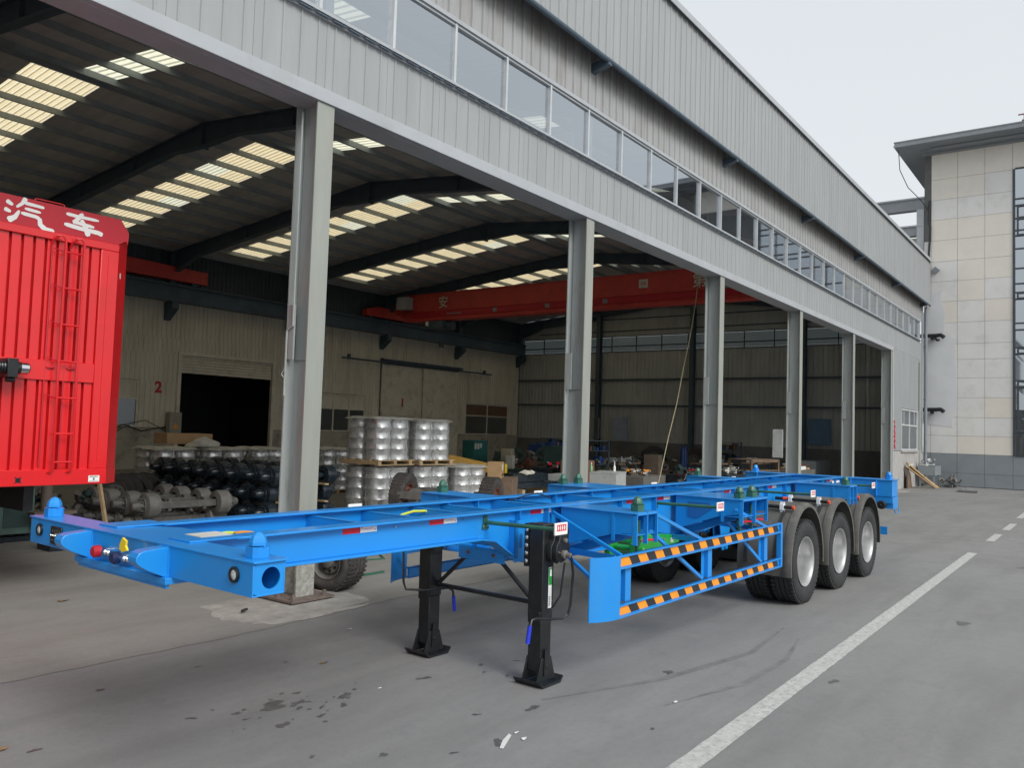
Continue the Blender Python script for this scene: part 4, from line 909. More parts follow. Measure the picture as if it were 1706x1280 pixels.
# side guards
def guard(s_):
    B = s_*1.205; A, E = 3.46, 7.09; t = .03
    def ys(a, b): return sorted((s_*a, s_*b))
    g = empty('side_guard', (0, 0, 0), parent=tr_)
    for z0, z1, nm in ((.885, .995, 'upper_bar'), (.495, .60, 'lower_bar')):
        mb = MB(); mb.box(A, E-.05, *ys(1.17, 1.192), z0, z1); mb.box(A, E-.05, *ys(1.17, 1.212), z1-.014, z1); mb.box(A, E-.05, *ys(1.17, 1.212), z0, z0+.014); mb.build(nm, m_blue, g)
        # alternating orange and black slanted fields
        n = 12; L = (E-.10-A-.04)/n/2; mo, mk = MB(), MB()
        for i in range(2*n):
            a = A+.04+L*i; sl = .028*(1 if True else 0)
            p = [(a-sl, z1-.018), (a+L-sl, z1-.018), (a+L+sl, z0+.018), (a+sl, z0+.018)]
            if i == 0: p = [(A+.012, z1-.018), (a+L-sl, z1-.018), (a+L+sl, z0+.018), (A+.012, z0+.018)]
            (mo if i % 2 == 0 else mk).prism([(x, z) for x, z in p], 'y', *ys(1.192, 1.1935))
        mo.build('orange_stripes', m_orange, g); mk.build('black_stripes', m_stripeblk, g)
    for a in (3.62, 5.2, 6.66):
        mb = MB(); mb.box(a, a+.09, *ys(1.10, 1.165), .60, .885); mb.box(a-.06, a, *ys(1.12, 1.125), .60, .885); mb.build('post', m_blue, g, bev=.002)
    mb = MB(); mb.box(E-.05, E, *ys(1.16, 1.214), .495, .995); mb.build('end_post', m_blue, g, bev=.003)
    mb = MB(); pts = []
    for i in range(9):
        f = i/8; an = f*pi/2*.55; pts.append((A-.30*sin(an)/sin(pi/2*.55), 1.213-.10*(1-cos(an))/(1-cos(pi/2*.55))))
    n = len(pts); vs = [(a, s_*b, z) for z in (.495, .998) for a, b in pts]+[(a, s_*(b-.01), z) for z in (.495, .998) for a, b in pts]
    mb.add(vs, [(i, i+1, i+1+n, i+n) for i in range(n-1)]+[(2*n+i, 3*n+i, 3*n+i+1, 2*n+i+1) for i in range(n-1)]+[(n+i, n+i+1, 3*n+i+1, 3*n+i) for i in range(n-1)]+[(i, 2*n+i, 2*n+i+1, i+1) for i in range(n-1)]+[(n-1, 3*n-1, 4*n-1, 2*n-1), (0, n, 3*n, 2*n)])
    mb.build('front_plate', m_blue, g)
    # struts from the frame to the guard
    for p, q in (((3.60, .43, 1.27), (3.50, 1.19, .99)), ((4.03, 1.19, 1.30), (5.02, 1.18, .985)), ((3.72, .44, .94), (3.30, 1.12, .76)), ((4.03, 1.10, 1.19), (5.10, 1.15, .60)), ((5.84, 1.17, 1.22), (6.64, 1.18, .985)), ((6.1, .92, 1.10), (6.60, 1.15, .60))):
        mb = MB(); mb.beam((p[0], s_*p[1], p[2]), (q[0], s_*q[1], q[2]), .028, .028); mb.build('strut', m_blue, g)
    for p, q in (((3.74, .44, .935), (3.46, 1.16, .97)), ((5.39, .44, .935), (5.08, 1.16, .97)), ((6.87, .44, .945), (6.50, 1.16, .97))):
        mb = MB(); mb.beam((p[0], s_*p[1], p[2]), (q[0], s_*q[1], q[2]), .012, .05); mb.build('strut', m_blue, g)
guard(-1); guard(1)
# wheels
def tyre_mesh():
    R, w = .508, .134; p = []
    # closed profile (axial, radius)
    p = [(-w+.012, .305), (-w, .33), (-w-.012, .37), (-w-.016, .41), (-w-.010, .45), (-w+.004, .478), (-w+.012, .494)]
    gx = [-.085, -.030, .030, .085]; x = -w+.02
    p += [(x, R-.006)]
    for g in gx: p += [(g-.006, R), (g-.004, R-.016), (g+.004, R-.016), (g+.006, R)]
    p += [(w-.02, R-.006), (w-.012, .494), (w-.004, .478), (w+.010, .45), (w+.016, .41), (w+.012, .37), (w, .33), (w-.012, .305)]
    mb = MB(); mb.lathe(p, (0, 0, 0), (0, 1, 0), 72); 
    mb.lathe([(-w+.003, .468), (-w-.003, .472), (-w-.002, .476)], (0, 0, 0), (0, 1, 0), 60)
    return mb.mesh('tyre', m_rubber)
def tread_lugs(mat, R=.508, w=.128, n=54, lug=.045):
    mb = MB()
    for i in range(n):
        t = 2*pi*i/n
        for s_ in (-1, 1):
            mb.T = Matrix.Rotation(t+(.03 if s_ > 0 else 0), 4, 'Y'); mb.box(-.017, .017, *sorted((s_*(w-lug), s_*(w+.004))), R-.02, R+.006)
    mb.T = None; return mb.mesh('tread_lugs', mat, smooth=False)
def rim_mesh(side):
    """outer wheel shows a deep dish; side -1 faces -b"""
    mb = MB(); s_ = side
    mb.lathe([(s_*.128, .302), (s_*.136, .300), (s_*.130, .288), (s_*.112, .278), (s_*.09, .270), (s_*.02, .262), (s_*-.02, .255), (s_*-.075, .240), (s_*-.085, .20), (s_*-.10, .16), (s_*-.10, .115), (s_*-.10, .05), (s_*-.10, 0)], (0, 0, 0), (0, 1, 0), 48)
    mb.lathe([(-s_*.13, .300), (-s_*.10, .275), (s_*.02, .264)], (0, 0, 0), (0, 1, 0), 40)
    return mb.mesh('rim', m_steel, fix=False)
tm, lugs = tyre_mesh(), tread_lugs(m_rubber)
rims = {-1: rim_mesh(-1), 1: rim_mesh(1)}
hubm = {}
for s_ in (-1, 1):
    mb = MB(); mb.lathe([(s_*-.101, .10), (s_*-.07, .095), (s_*-.055, .07), (s_*-.04, .065), (s_*-.035, 0)], (0, 0, 0), (0, 1, 0), 24)
    for i in range(10):
        t = 2*pi*i/10; mb.cyl((.142*cos(t), s_*-.101, .142*sin(t)), (.142*cos(t), s_*-.075, .142*sin(t)), .012, n=6)
    hubm[s_] = mb.mesh('hub', m_drum)
AX = [7.85, 9.21, 10.57]
for a in AX:
    zc = Zg(a)+.503
    for s_ in (-1, 1):
        for k, b in enumerate((1.095, .775)):
            w = empty('wheel', (a, s_*b, zc), (0, random.uniform(0, 6), 0), parent=tr_)
            put(tm, 'tyre', w); put(lugs, 'tread_lugs', w); put(rims[s_ if k == 0 else -s_], 'rim', w)
            if k == 0: put(hubm[s_], 'hub', w)
    ax_ = MB().box(a-.075, a+.075, -.62, .62, zc-.075, zc+.075).build('axle', m_black, tr_, bev=.01)
    mb = MB()
    for s_ in (-1, 1): mb.lathe([(0, .205), (s_*.18, .205), (s_*.2, .19), (s_*.2, .09)], (a, s_*.60, zc), (0, 1, 0), 28)
    mb.build('brake_drum', m_drum, ax_)
# springs, hangers and air tank
for s_ in (-1, 1):
    b = s_*.43
    for i, a in enumerate([7.17, 8.53, 9.89, 11.25]):
        mb = MB(); mb.prism([(a-.16, .94), (a+.16, .94), (a+.08, .60), (a-.08, .60)], 'y', b-.05, b-.04); mb.prism([(a-.16, .94), (a+.16, .94), (a+.08, .60), (a-.08, .60)], 'y', b+.04, b+.05); mb.cyl((a, b-.07, .64), (a, b+.07, .64), .03, n=12)
        mb.build('spring_hanger', m_blue, tr_)
    for a in AX:
        mb = MB()
        for L in range(6):
            h = .62-.08*L; pts = [(a-h+2*h*t/8, .62+.06*((t-4)/4)**2*(h/.62)-.018*L) for t in range(9)]
            for t in range(8): mb.prism([pts[t], pts[t+1], (pts[t+1][0], pts[t+1][1]+.014), (pts[t][0], pts[t][1]+.014)], 'y', b-.038, b+.038)
        for da in (-.09, .09): mb.tube([(a+da, b-.045, .42), (a+da, b-.045, .66), (a+da, b+.045, .66), (a+da, b+.045, .42)], .010, 6)
        mb.build('leaf_spring', m_black, tr_)
mb = MB(); mb.lathe([(0, 0), (.02, .08), (.05, .13), (.75, .13), (.78, .08), (.80, 0)], (6.55, -.4, .72), (0, 1, 0), 20); mb.build('air_tank', m_black, tr_)
mb = MB(); mb.box(6.4, 6.7, -.36, -.34, .72, .90); mb.box(6.4, 6.7, .30, .32, .72, .90); mb.build('tank_strap', m_blue, tr_)
mb = MB()
for i in range(5): mb.tube([(6.0+.05*i, -.3+.1*i, .93), (6.6, -.25+.1*i, .86+.02*i), (7.3, -.2+.08*i, .9), (8.2, -.2+.1*i, .88)], .008, 5)
mb.build('air_lines', m_black, tr_)
mb = MB(); mb.cyl((5.9, -.1, .80), (5.9, .15, .80), .09, n=16); mb.box(5.82, 5.98, -.05, .1, .85, .95); mb.box(5.6, 5.8, -.28, -.20, .80, .95); mb.build('brake_valve', m_drum, tr_)
# mudguards
def fender(a, s_):
    zc = Zg(a)+.503; mb = MB(); n = 26; R = .60; y0, y1 = s_*.60, s_*1.255
    def P(t, r, y): return (a-r*cos(t), y, zc+r*sin(t)*(1.17 if sin(t) > 0 else 1))
    t0, t1 = radians(-12), radians(186)
    prof = [(R, y0), (R+.004, y0+(y1-y0)*.72), (R, y0+(y1-y0)*.78), (R, y0+(y1-y0)*.84), (R+.008, y0+(y1-y0)*.86), (R+.008, y0+(y1-y0)*.95), (R-.004, y1), (R-.035, y1), (R-.035, y1-s_*.006), (R-.008, y1-s_*.012), (R-.008, y0)]
    k = len(prof); vs = []
    for i in range(n+1):
        t = t0+(t1-t0)*i/n; vs += [P(t, r, y) for r, y in prof]
    fs = [(i*k+j, i*k+(j+1) % k, (i+1)*k+(j+1) % k, (i+1)*k+j) for i in range(n) for j in range(k)]+[tuple(range(k)), tuple(n*k+j for j in range(k-1, -1, -1))]
    mb.add(vs, fs); f = mb.build('mudguard', m_fender, tr_)
    px, pz = a-.30, zc+.665
    MB().cyl((px, s_*.45, pz), (px, s_*1.16, pz), .022, n=12).build('mudguard_bar', m_black, f)
    MB().cyl((px, s_*1.16, pz), (px, s_*1.185, pz), .025, n=12).cyl((px, s_*.56, pz), (px, s_*.66, pz), .026, n=12).build('bar_cap', M('orange_red_cap', (.7, .07, .02), .4) if 'orange_red_cap' not in bpy.data.materials else bpy.data.materials['orange_red_cap'], f)
    mb = MB()
    for b in (.66, 1.04): mb.box(px-.036, px+.036, *sorted((s_*(b-.022), s_*(b+.022))), pz-.034, pz+.034); mb.box(px-.012, px+.012, *sorted((s_*(b-.026), s_*(b+.026))), pz-.07, pz+.06)
    mb.build('bar_clamp', m_white, f)
    mb = MB()
    for b in (.70, 1.06):
        pts = [(a-(R+.012)*cos(radians(q)), s_*b, zc+(R+.012)*sin(radians(q))*1.17) for q in range(0, 64, 6)]; mb.tube(pts, .008, 6); mb.tube([(x+.0, y+s_*.03, z) for x, y, z in pts], .006, 5)
    mb.build('stay_wire', m_black, f)
for a in AX:
    for s_ in (-1, 1): fender(a, s_)
for s_ in (-1, 1):
    MB().box(10.95, 11.5, *sorted((s_*.45, s_*.6)), 1.06, 1.14).build('yellow_box', m_yelsteel, tr_, bev=.01)

# ------------------------------------------------------------ red box trailer at the left
bx = thing('box_trailer', 'bright red corrugated box trailer with a ladder and white Chinese lettering', 'trailer', (0, 9.1, 0))
L0, L1, ZB, ZTp, ZH = 2.35, 4.78, 1.25, 4.23, 3.92
def rp_(name, mb, m=m_red, p=bx, **k): return mb.build(name, m, p, **k)
# corrugated front wall in two fields
def ribwall(z0, z1):
    mb = MB(); x = 2.50; p = []; pt = .117
    while x < 4.60: p += [(x, .03), (x+.086, .03), (x+.088, .085), (x+.115, .085)]; x += pt
    p.append((4.62, .03)); k = len(p)
    mb.add([(a, y, z) for z in (z0, z1) for a, y in p], [(i, i+1, i+1+k, i+k) for i in range(k-1)]); return mb
rp_('corrugated_panel', ribwall(2.57, 3.86), smooth=False, fix=False); rp_('corrugated_panel', ribwall(1.42, 2.36), smooth=False, fix=False)
mb = MB(); mb.box(2.52, 4.58, .004, .06, 2.36, 2.575); rp_('middle_band', mb, bev=.006)
mb = MB(); mb.box(L0, L1, -.005, .08, ZB, 1.42); rp_('bottom_sill', mb, bev=.008)
mb = MB(); mb.box(4.58, L1, .0, .08, 1.42, 3.86); rp_('corner_upright', mb, bev=.006); rp_('corner_upright', MB().box(L0, 2.52, .0, .08, 1.42, 3.86), bev=.006); rp_('corner_bead', MB().box(4.66, 4.672, -.006, 0, 1.5, 3.8))
mb = MB(); mb.box(L0, L1, -.004, .08, 3.86, 3.945); rp_('top_rail', mb, bev=.006)
mb = MB(); mb.prism([(L0, 3.945), (L1-.02, 3.945), (L1+.10, 4.02), (L1+.10, 4.10), (L1, 4.235), (L0+.05, 4.235), (L0-.1, 4.10), (L0-.1, 3.945)], 'y', .0, .05); hd = rp_('header_board', mb, m_redd)
# chamfered corner strip, side and roof
for s_, xa, xb in ((1, L1, L1+.155), (-1, L0, L0-.155)):
    mb = MB(); mb.prism([(xa, .0), (xb, .125), (xb, .17), (xa, .06)], 'z', ZB, 4.02); rp_('corner_strip', mb, M('corner_red', (.45, .008, .012), .3, coat=.3) if s_ > 0 else bpy.data.materials['corner_red'])
mb = MB(); x = .15; p = []
while x < 8.0: p += [(x, 0), (x+.08, 0), (x+.085, -.03), (x+.115, -.03)]; x += .12
k = len(p)
for X, s_ in ((L1+.155, 1), (L0-.155, -1)):
    m2 = MB(); m2.add([(X+y*s_, a, z) for z in (1.42, 4.0) for a, y in p], [(i, i+1, i+1+k, i+k) for i in range(k-1)]); m2.box(X-.06, X+.02, .15, 8.2, ZB, 1.42); m2.box(X-.06, X+.02, .15, 8.2, 4.0, 4.1); rp_('side_wall', m2, smooth=False, fix=False)
mb = MB(); mb.box(L0-.12, L1+.12, .1, 8.2, 4.08, 4.12); mb.box(L0-.1, L1+.1, .1, 8.2, 1.27, 1.33); mb.box(L0-.1, L1+.1, 8.15, 8.2, 1.3, 4.1); rp_('roof_and_floor', mb)
rp_('grab_rail', MB().tube([(3.88, .06, 4.235), (3.88, .06, 4.262), (3.90, .06, 4.27), (4.16, .06, 4.27), (4.18, .06, 4.262), (4.18, .06, 4.235)], .007, 6))
# ladder: two pairs of uprights with hooked tops
mb = MB()
for x in (4.16, 4.355):
    mb.tube([(x-.10, .03, 3.80), (x-.10, -.01, 3.86), (x-.07, -.06, 3.905), (x-.03, -.07, 3.91), (x, -.07, 3.87), (x, -.07, 2.5), (x+.01, -.07, 1.45), (x, -.04, 1.40), (x-.02, .0, 1.385)], .0125, 8)
mb.build('ladder_rail', m_red, bx)
mb = MB()
for x in (4.06, 4.255): mb.cyl((x, .012, 1.45), (x, .012, 3.80), .009, n=8)
mb.build('ladder_back_rail', m_redd, bx)
for i, z in enumerate((3.74, 3.35, 2.96, 2.57, 2.18, 1.80, 1.50)):
    mb = MB(); mb.cyl((4.16, -.07, z), (4.355, -.07, z), .0105, n=8); mb.build('ladder_rung', m_red, bx)
    if i < 5: MB().cyl((4.06, -.03, z+.03), (4.16, -.05, z+.0), .006, n=6).build('ladder_stay', m_redd, bx)
mb = MB()
for x in (4.10, 4.31): mb.box(x-.03, x+.04, -.018, 0, 2.49, 2.505); mb.cyl((x, -.012, 2.497), (x+.05, -.012, 2.50), .011, n=8)
mb.build('latch', m_redd, bx)
# lettering as white strokes on the header
txm = M('header_white', (.72, .70, .68), .5, var=.04)
def strokes(name, cx, cz, sx, sz, paths):
    mb = MB()
    for pts, w0, w1 in paths:
        P = []
        for i in range(len(pts)-1):
            for t in range(5): f = t/5; P.append((pts[i][0]+(pts[i+1][0]-pts[i][0])*f, pts[i][1]+(pts[i+1][1]-pts[i][1])*f))
        P.append(pts[-1]); n = len(P); L, R = [], []
        for i, (x, z) in enumerate(P):
            a, b = P[max(0, i-1)], P[min(n-1, i+1)]; dx, dz = (b[0]-a[0])*sx, (b[1]-a[1])*sz; l = math.hypot(dx, dz) or 1
            w = 1.45*(w0+(w1-w0)*i/(n-1))*(1 if 0 < i < n-1 else .55)/2; L.append((cx+x*sx-dz/l*w, cz+z*sz+dx/l*w)); R.append((cx+x*sx+dz/l*w, cz+z*sz-dx/l*w))
        mb.add([(x, -.0025-.0004*len(mb.f)/n, z) for x, z in L+R], [(i, i+1, n+i+1, n+i) for i in range(n-1)])
    return mb.build(name, txm, hd, smooth=False, fix=False)
# 车
strokes('lettering', 4.36, 4.085, .40, .23, [([(-.46, .36), (-.2, .34), (.42, .34)], .026, .022), ([(-.02, .52), (-.22, .06), (-.28, .02)], .03, .03), ([(-.28, .04), (-.05, .03), (.02, .1)], .026, .02), ([(-.28, .04), (.30, -.02)], .022, .026), ([(-.50, -.14), (-.1, -.2), (.42, -.24), (.78*.7, -.30)], .03, .034), ([(-.06, .22), (.06, -.1), (.16, -.50)], .030, .042)])
# 汽
strokes('lettering', 3.83, 4.085, .40, .24, [([(-.62, .34), (-.46, .2)], .034, .022), ([(-.66, -.02), (-.50, -.10)], .032, .022), ([(-.56, -.48), (-.40, -.30), (-.30, .02)], .046, .018), ([(-.16, .62), (-.24, .36), (-.38, .14)], .034, .016), ([(-.2, .40), (.1, .38), (.30, .36)], .026, .02), ([(-.18, .16), (.22, .12)], .024, .02), ([(-.26, -.06), (.10, -.1), (.20, -.16)], .026, .026), ([(.20, -.12), (.22, -.40), (.36, -.58), (.58, -.62)], .028, .044)])
strokes('lettering', 3.20, 4.08, .40, .24, [([(-.5, .3), (.45, .26)], .028, .024), ([(.0, .55), (-.1, .1), (-.45, -.45)], .034, .02), ([(-.35, -.05), (.35, -.08)], .026, .026), ([(.02, .1), (.1, -.5)], .03, .034), ([(.15, -.15), (.5, -.45)], .028, .04)])
# chamfer strip emblem and vertical print
mb = MB(); mb.T = Matrix.Translation((L1+.055, .052, 3.60)) @ Matrix.Rotation(radians(45), 4, 'Z')
mb.lathe([(-.004, .040), (-.006, .030), (-.004, .026)], (0, 0, 0), (0, 1, 0), 20); mb.box(-.018, .018, -.006, -.004, -.025, .025); mb.T = None; mb.build('emblem', m_sheet, bx)
mb = MB(); mb.T = Matrix.Translation((L1+.055, .050, 0)) @ Matrix.Rotation(radians(45), 4, 'Z')
for z in (3.42, 3.30, 3.18, 3.06): mb.box(-.02, .02, -.003, -.001, z, z+.018); mb.box(-.02, .02, -.003, -.001, z+.05, z+.066); mb.box(-.006, .006, -.003, -.001, z, z+.08); mb.box(-.018, -.008, -.003, -.001, z+.02, z+.05)
mb.T = None; mb.build('vertical_print', m_black, bx)
mb = MB(); mb.box(4.58, 4.70, -.008, -.005, 1.275, 1.345); sp = mb.build('sticker', m_whitetext, bx)
mb = MB()
for i in range(5): mb.box(4.595+.018*i, 4.607+.018*i, -.0095, -.0082, 1.326, 1.338)
mb.box(4.63, 4.648, -.0095, -.0082, 1.295, 1.318); mb.box(4.59, 4.69, -.0095, -.0082, 1.284, 1.287); mb.build('sticker_print', m_green, sp)
mb = MB(); mb.cyl((3.86, -.006, 1.315), (3.86, -.010, 1.315), .026, n=14)
for t in (45, 135, 225, 315): q = radians(t); mb.beam((3.86, -.008, 1.315), (3.86+.045*cos(q), -.008, 1.315+.045*sin(q)), .002, .010)
mb.cyl((3.66, -.006, 1.32), (3.66, -.010, 1.32), .008, n=8); mb.build('socket_hole', m_black, bx)
# winch motor
wm = MB(); wm.cyl((3.55, -.16, 2.46), (3.80, -.16, 2.46), .062, n=20); wm.box(3.60, 3.70, -.24, -.02, 2.36, 2.55); wm.cyl((3.62, -.16, 2.34), (3.70, -.16, 2.34), .03, n=12); wb = wm.build('winch', m_black, bx, bev=.004)
MB().lathe([(0, .064), (.075, .062), (.09, .05), (.092, 0)], (3.74, -.16, 2.46), (1, 0, 0), 20).build('motor_cap', m_chrome, wb)
mb = MB()
for i in range(6): mb.lathe([(0, .066), (.012, .070), (.024, .066)], (3.50+.026*i, -.16, 2.46), (1, 0, 0), 18)
mb.build('wound_cable', m_black, wb)
# running gear and legs of the box trailer
MB().box(2.9, 3.0, .4, 8, .95, 1.27).build('chassis_rail', m_black, bx); MB().box(4.1, 4.2, .4, 8, .95, 1.27).build('chassis_rail', m_black, bx)
for x in (2.8, 4.3): mb = MB(); mb.box(x-.07, x+.07, 3.2, 3.34, .25, 1.2); mb.box(x-.14, x+.14, 3.13, 3.41, .004, .03); mb.box(x-.05, x+.05, 3.22, 3.32, .03, .3); mb.build('landing_leg', m_black, bx)
for y in (6.0, 7.2):
    for x in (2.6, 4.5):
        w = empty('wheel', (x, y, .508), (0, 0, pi/2), parent=bx); put(tm, 'tyre', w); put(rims[1 if x < 3.5 else -1], 'rim', w)
    MB().cyl((2.6, y, .508), (4.5, y, .508), .07, n=12).build('axle', m_black, bx)

# ------------------------------------------------------------ brake axles
def axle_proto(name, mdrum, mbeam, square=True):
    r = empty(name, (0, 0, 0))
    if square: MB().box(-.62, .62, -.06, .06, -.06, .06).build('beam', mbeam, r, bev=.01)
    else: MB().cyl((-.62, 0, 0), (.62, 0, 0), .065, n=14).build('beam', mbeam, r)
    for s_ in (-1, 1):
        MB().lathe([(s_*.54, .10), (s_*.56, .20), (s_*.60, .213), (s_*.70, .212), (s_*.72, .208), (s_*.74, .212), (s_*.77, .210), (s_*.79, .17), (s_*.80, .11)], (0, 0, 0), (1, 0, 0), 26).build('brake_drum', mdrum, r)
        mb = MB(); mb.lathe([(s_*.79, .145), (s_*.82, .145), (s_*.825, .10), (s_*.90, .095), (s_*.93, .075), (s_*.99, .068), (s_*1.0, .05), (s_*1.0, 0)], (0, 0, 0), (1, 0, 0), 20)
        for i in range(10): t = 2*pi*i/10; mb.cyl((s_*.81, .125*cos(t), .125*sin(t)), (s_*.87, .125*cos(t), .125*sin(t)), .010, n=6)
        mb.build('hub', mbeam, r)
        mb = MB(); mb.box(*sorted((s_*.30, s_*.36)), -.05, .05, -.10, .10); mb.cyl((s_*.38, .12, .05), (s_*.58, .12, .05), .02, n=8); mb.box(*sorted((s_*.36, s_*.38)), .02, .16, -.02, .10); mb.build('spring_seat', mbeam, r)
    return r
def place_copy(proto, first, loc, rz, label, cat, group=None):
    o = proto if first else copy_tree(proto)
    o.location = loc; o.rotation_euler = (0, 0, rz); tag(o, label, cat, group); return o
proto = axle_proto('brake_axle', m_drum, M('dusty_axle', (.10, .10, .095), .6, .2, var=.3, scale=9, dirt=(.16, .15, .13), dirt_amt=.4))
first = True; ar = random.Random(4)
ords = ['nearest', 'second', 'third', 'fourth', 'fifth']
for i in range(4):
    place_copy(proto, first, (8.35-.03*i+ar.uniform(-.04, .04), 13.1+.58*i, .52), ar.uniform(-.03, .03), 'dusty grey brake drum axle, %s from the front in the upper grey row' % ords[i], 'axle', 'grey brake drum axles on the hall floor'); first = False
for i in range(4): place_copy(proto, False, (8.3-.03*i, 13.35+.58*i, .24), ar.uniform(-.02, .02), 'dusty grey brake drum axle, %s from the front in the lower grey row' % ords[i], 'axle', 'lower grey brake axles')
proto = axle_proto('brake_axle', m_blackgloss, m_blackgloss, False); first = True
for lv, z in enumerate((.22, .58, .92)):
    for i in range(8):
        place_copy(proto, first, (10.95+ar.uniform(-.05, .05)+.05*lv, 13.35+.56*i+.12*(lv % 2), z), ar.uniform(-.03, .03), 'glossy black brake axle, %s layer of the stack, %s from the yard side' % (('bottom', 'middle', 'top')[lv], ['first', 'second', 'third', 'fourth', 'fifth', 'sixth', 'seventh', 'eighth'][i]), 'axle', 'stacked black brake axles'); first = False
for x in (10.5, 11.5):
    for z in (.385, .735): tag(MB().box(x-.05, x+.05, 13.1, 17.6, z, z+.03).build('batten', m_wood), 'flat wooden batten under the %s black axle layer, %s end' % ('middle' if z < .6 else 'top', 'left' if x < 11 else 'right'), 'batten', 'battens between the axle layers')

# ------------------------------------------------------------ wheel rims on pallets
mb = MB(); mb.lathe([(-.112, .284), (-.117, .276), (-.108, .271), (-.085, .268), (-.045, .255), (.035, .255), (.075, .268), (.108, .271), (.117, .276), (.112, .284)], (0, 0, 0), (0, 0, 1), 30, close=False)
mb.lathe([(.03, .254), (.02, .17), (.035, .11)], (0, 0, 0), (0, 0, 1), 30); rim_me = mb.mesh('wheel_rim', m_rim, fix=False)
def pallet_mesh():
    mb = MB()
    for i in range(5): mb.box(-.6, .6, -.6+.26*i, -.6+.26*i+.12, .10, .122)
    for i in range(3): mb.box(-.6+.5*i, -.6+.5*i+.1, -.6, .6, .02, .10)
    for i in range(3): mb.box(-.6, .6, -.6+.53*i, -.6+.53*i+.1, 0, .02)
    return mb
pal_me = pallet_mesh().mesh('pallet', m_wood, smooth=False)
def rim_pallet(x, y, z, n, where, rz=0.0, cover=True):
    p = put(pal_me, 'pallet', None, (x, y, z), (0, 0, rz)); tag(p, 'slatted wooden pallet under the silver disc wheels of the %s' % where, 'pallet', 'pallets carrying wheel rims')
    q = random.Random(int(x*10+y*7+z*3))
    lay = ['bottom', 'second', 'third', 'fourth', 'fifth']
    for k in range(n):
        for a in (-.288, .288):
            for b in (-.288, .288):
                c, s_ = cos(rz), sin(rz)
                o = put(rim_me, 'bare_disc_wheel', None, (x+a*c-b*s_+q.uniform(-.006, .006), y+a*s_+b*c+q.uniform(-.006, .006), z+.122+.1175+.2352*k), (0, 0, q.uniform(0, 6)))
                tag(o, 'silver disc wheel, %s %s of the %s layer, %s' % ('front' if b < 0 else 'rear', 'left' if a < 0 else 'right', lay[k] if k < n-1 else 'top', where), 'disc wheel', 'disc wheels in the %s' % where)
    zt = z+.122+.2352*n+.004
    film(x, y, z+.125, zt-.002, rz, where)
    if cover:
        mb = MB(); N = 8; vs = [(x+(-.62+1.24*i/N), y+(-.62+1.24*j/N), zt+q.uniform(-.004, .012)+(-.05 if i in (0, N) or j in (0, N) else 0)) for i in range(N+1) for j in range(N+1)]
        vs2 = [(a, b, c+.004) for a, b, c in vs]; K = N+1; m = K*K
        fs = [(i*K+j, (i+1)*K+j, (i+1)*K+j+1, i*K+j+1) for i in range(N) for j in range(N)]
        mb.add(vs+vs2, fs+[tuple(m+t for t in f) for f in fs])
        tag(mb.build('cover_sheet', m_sheet), 'pale crumpled cover sheet over the disc wheels of the %s' % where, 'sheet')
    return zt
m_film, fn, fo_ = raw('stretch_film')
ft = fn.nodes.new('ShaderNodeBsdfTransparent'); ft.inputs[0].default_value = (.97, .97, .97, 1); fg = fn.nodes.new('ShaderNodeBsdfGlossy'); fg.inputs['Roughness'].default_value = .12; fg.inputs[0].default_value = (.9, .92, .94, 1)
fd = fn.nodes.new('ShaderNodeBsdfDiffuse'); fd.inputs[0].default_value = (.7, .71, .72, 1); fa = fn.nodes.new('ShaderNodeMixShader'); fa.inputs[0].default_value = .72; fb_ = fn.nodes.new('ShaderNodeMixShader'); fb_.inputs[0].default_value = .20
fn.links.new(fd.outputs[0], fa.inputs[1]); fn.links.new(fg.outputs[0], fa.inputs[2]); fn.links.new(ft.outputs[0], fb_.inputs[1]); fn.links.new(fa.outputs[0], fb_.inputs[2]); fn.links.new(fb_.outputs[0], fo_.inputs[0])
def film(x, y, z0, z1, rz, where):
    q = random.Random(int(x*9+z0*5)); mb = MB(); out = []; R = .300; c0 = .288; per = []
    for k in range(4):
        cx, cy = ((1, 1), (-1, 1), (-1, -1), (1, -1))[k]
        for i in range(7): t = pi/2*k+pi/2*i/6; per.append((cx*c0+R*cos(t), cy*c0+R*sin(t)))
    n = len(per); H = 16; vs = []
    for j in range(H+1):
        z = z0+(z1-z0)*j/H; ph = (z-z0)/.2352; s_ = 1-.010*abs(sin(pi*ph))
        for a, b in per: k = s_*(1+q.uniform(-.003, .003)); vs.append((a*k, b*k, z))
    mb.add(vs, [(j*n+i, j*n+(i+1) % n, (j+1)*n+(i+1) % n, (j+1)*n+i) for j in range(H) for i in range(n)])
    o = mb.build('stretch_film', m_film, None, (x, y, 0)); o.rotation_euler = (0, 0, rz); tag(o, 'clear stretch film wrapped round the disc wheels of the %s' % where, 'film')

rim_pallet(13.35, 13.55, 0, 4, 'tall left stack base', .05, False); rim_pallet(13.35, 13.55, 1.11, 4, 'tall left stack top', .03)
rim_pallet(14.72, 13.5, 0, 4, 'tall right stack base', -.03, False); rim_pallet(14.72, 13.5, 1.10, 4, 'tall right stack top', -.05)
rim_pallet(16.05, 13.4, 0, 4, 'low stack by the carton', .02)
rim_pallet(11.2, 18.6, 0, 5, 'far leftmost stack', .1); rim_pallet(12.5, 18.5, 0, 5, 'far second stack', -.05)
rim_pallet(13.9, 18.55, 0, 5, 'far third stack', .0); rim_pallet(16.15, 18.5, 0, 5, 'far stack right of the column', .05)
r_ = random.Random(8)
tag(MB().box(11.7, 13.0, 19.4, 20.0, 1.35, 1.62).build('long_carton', m_card), 'long brown carton lying behind the left rim stacks under door 2', 'carton')
mb = MB(); vs = []; N = 14
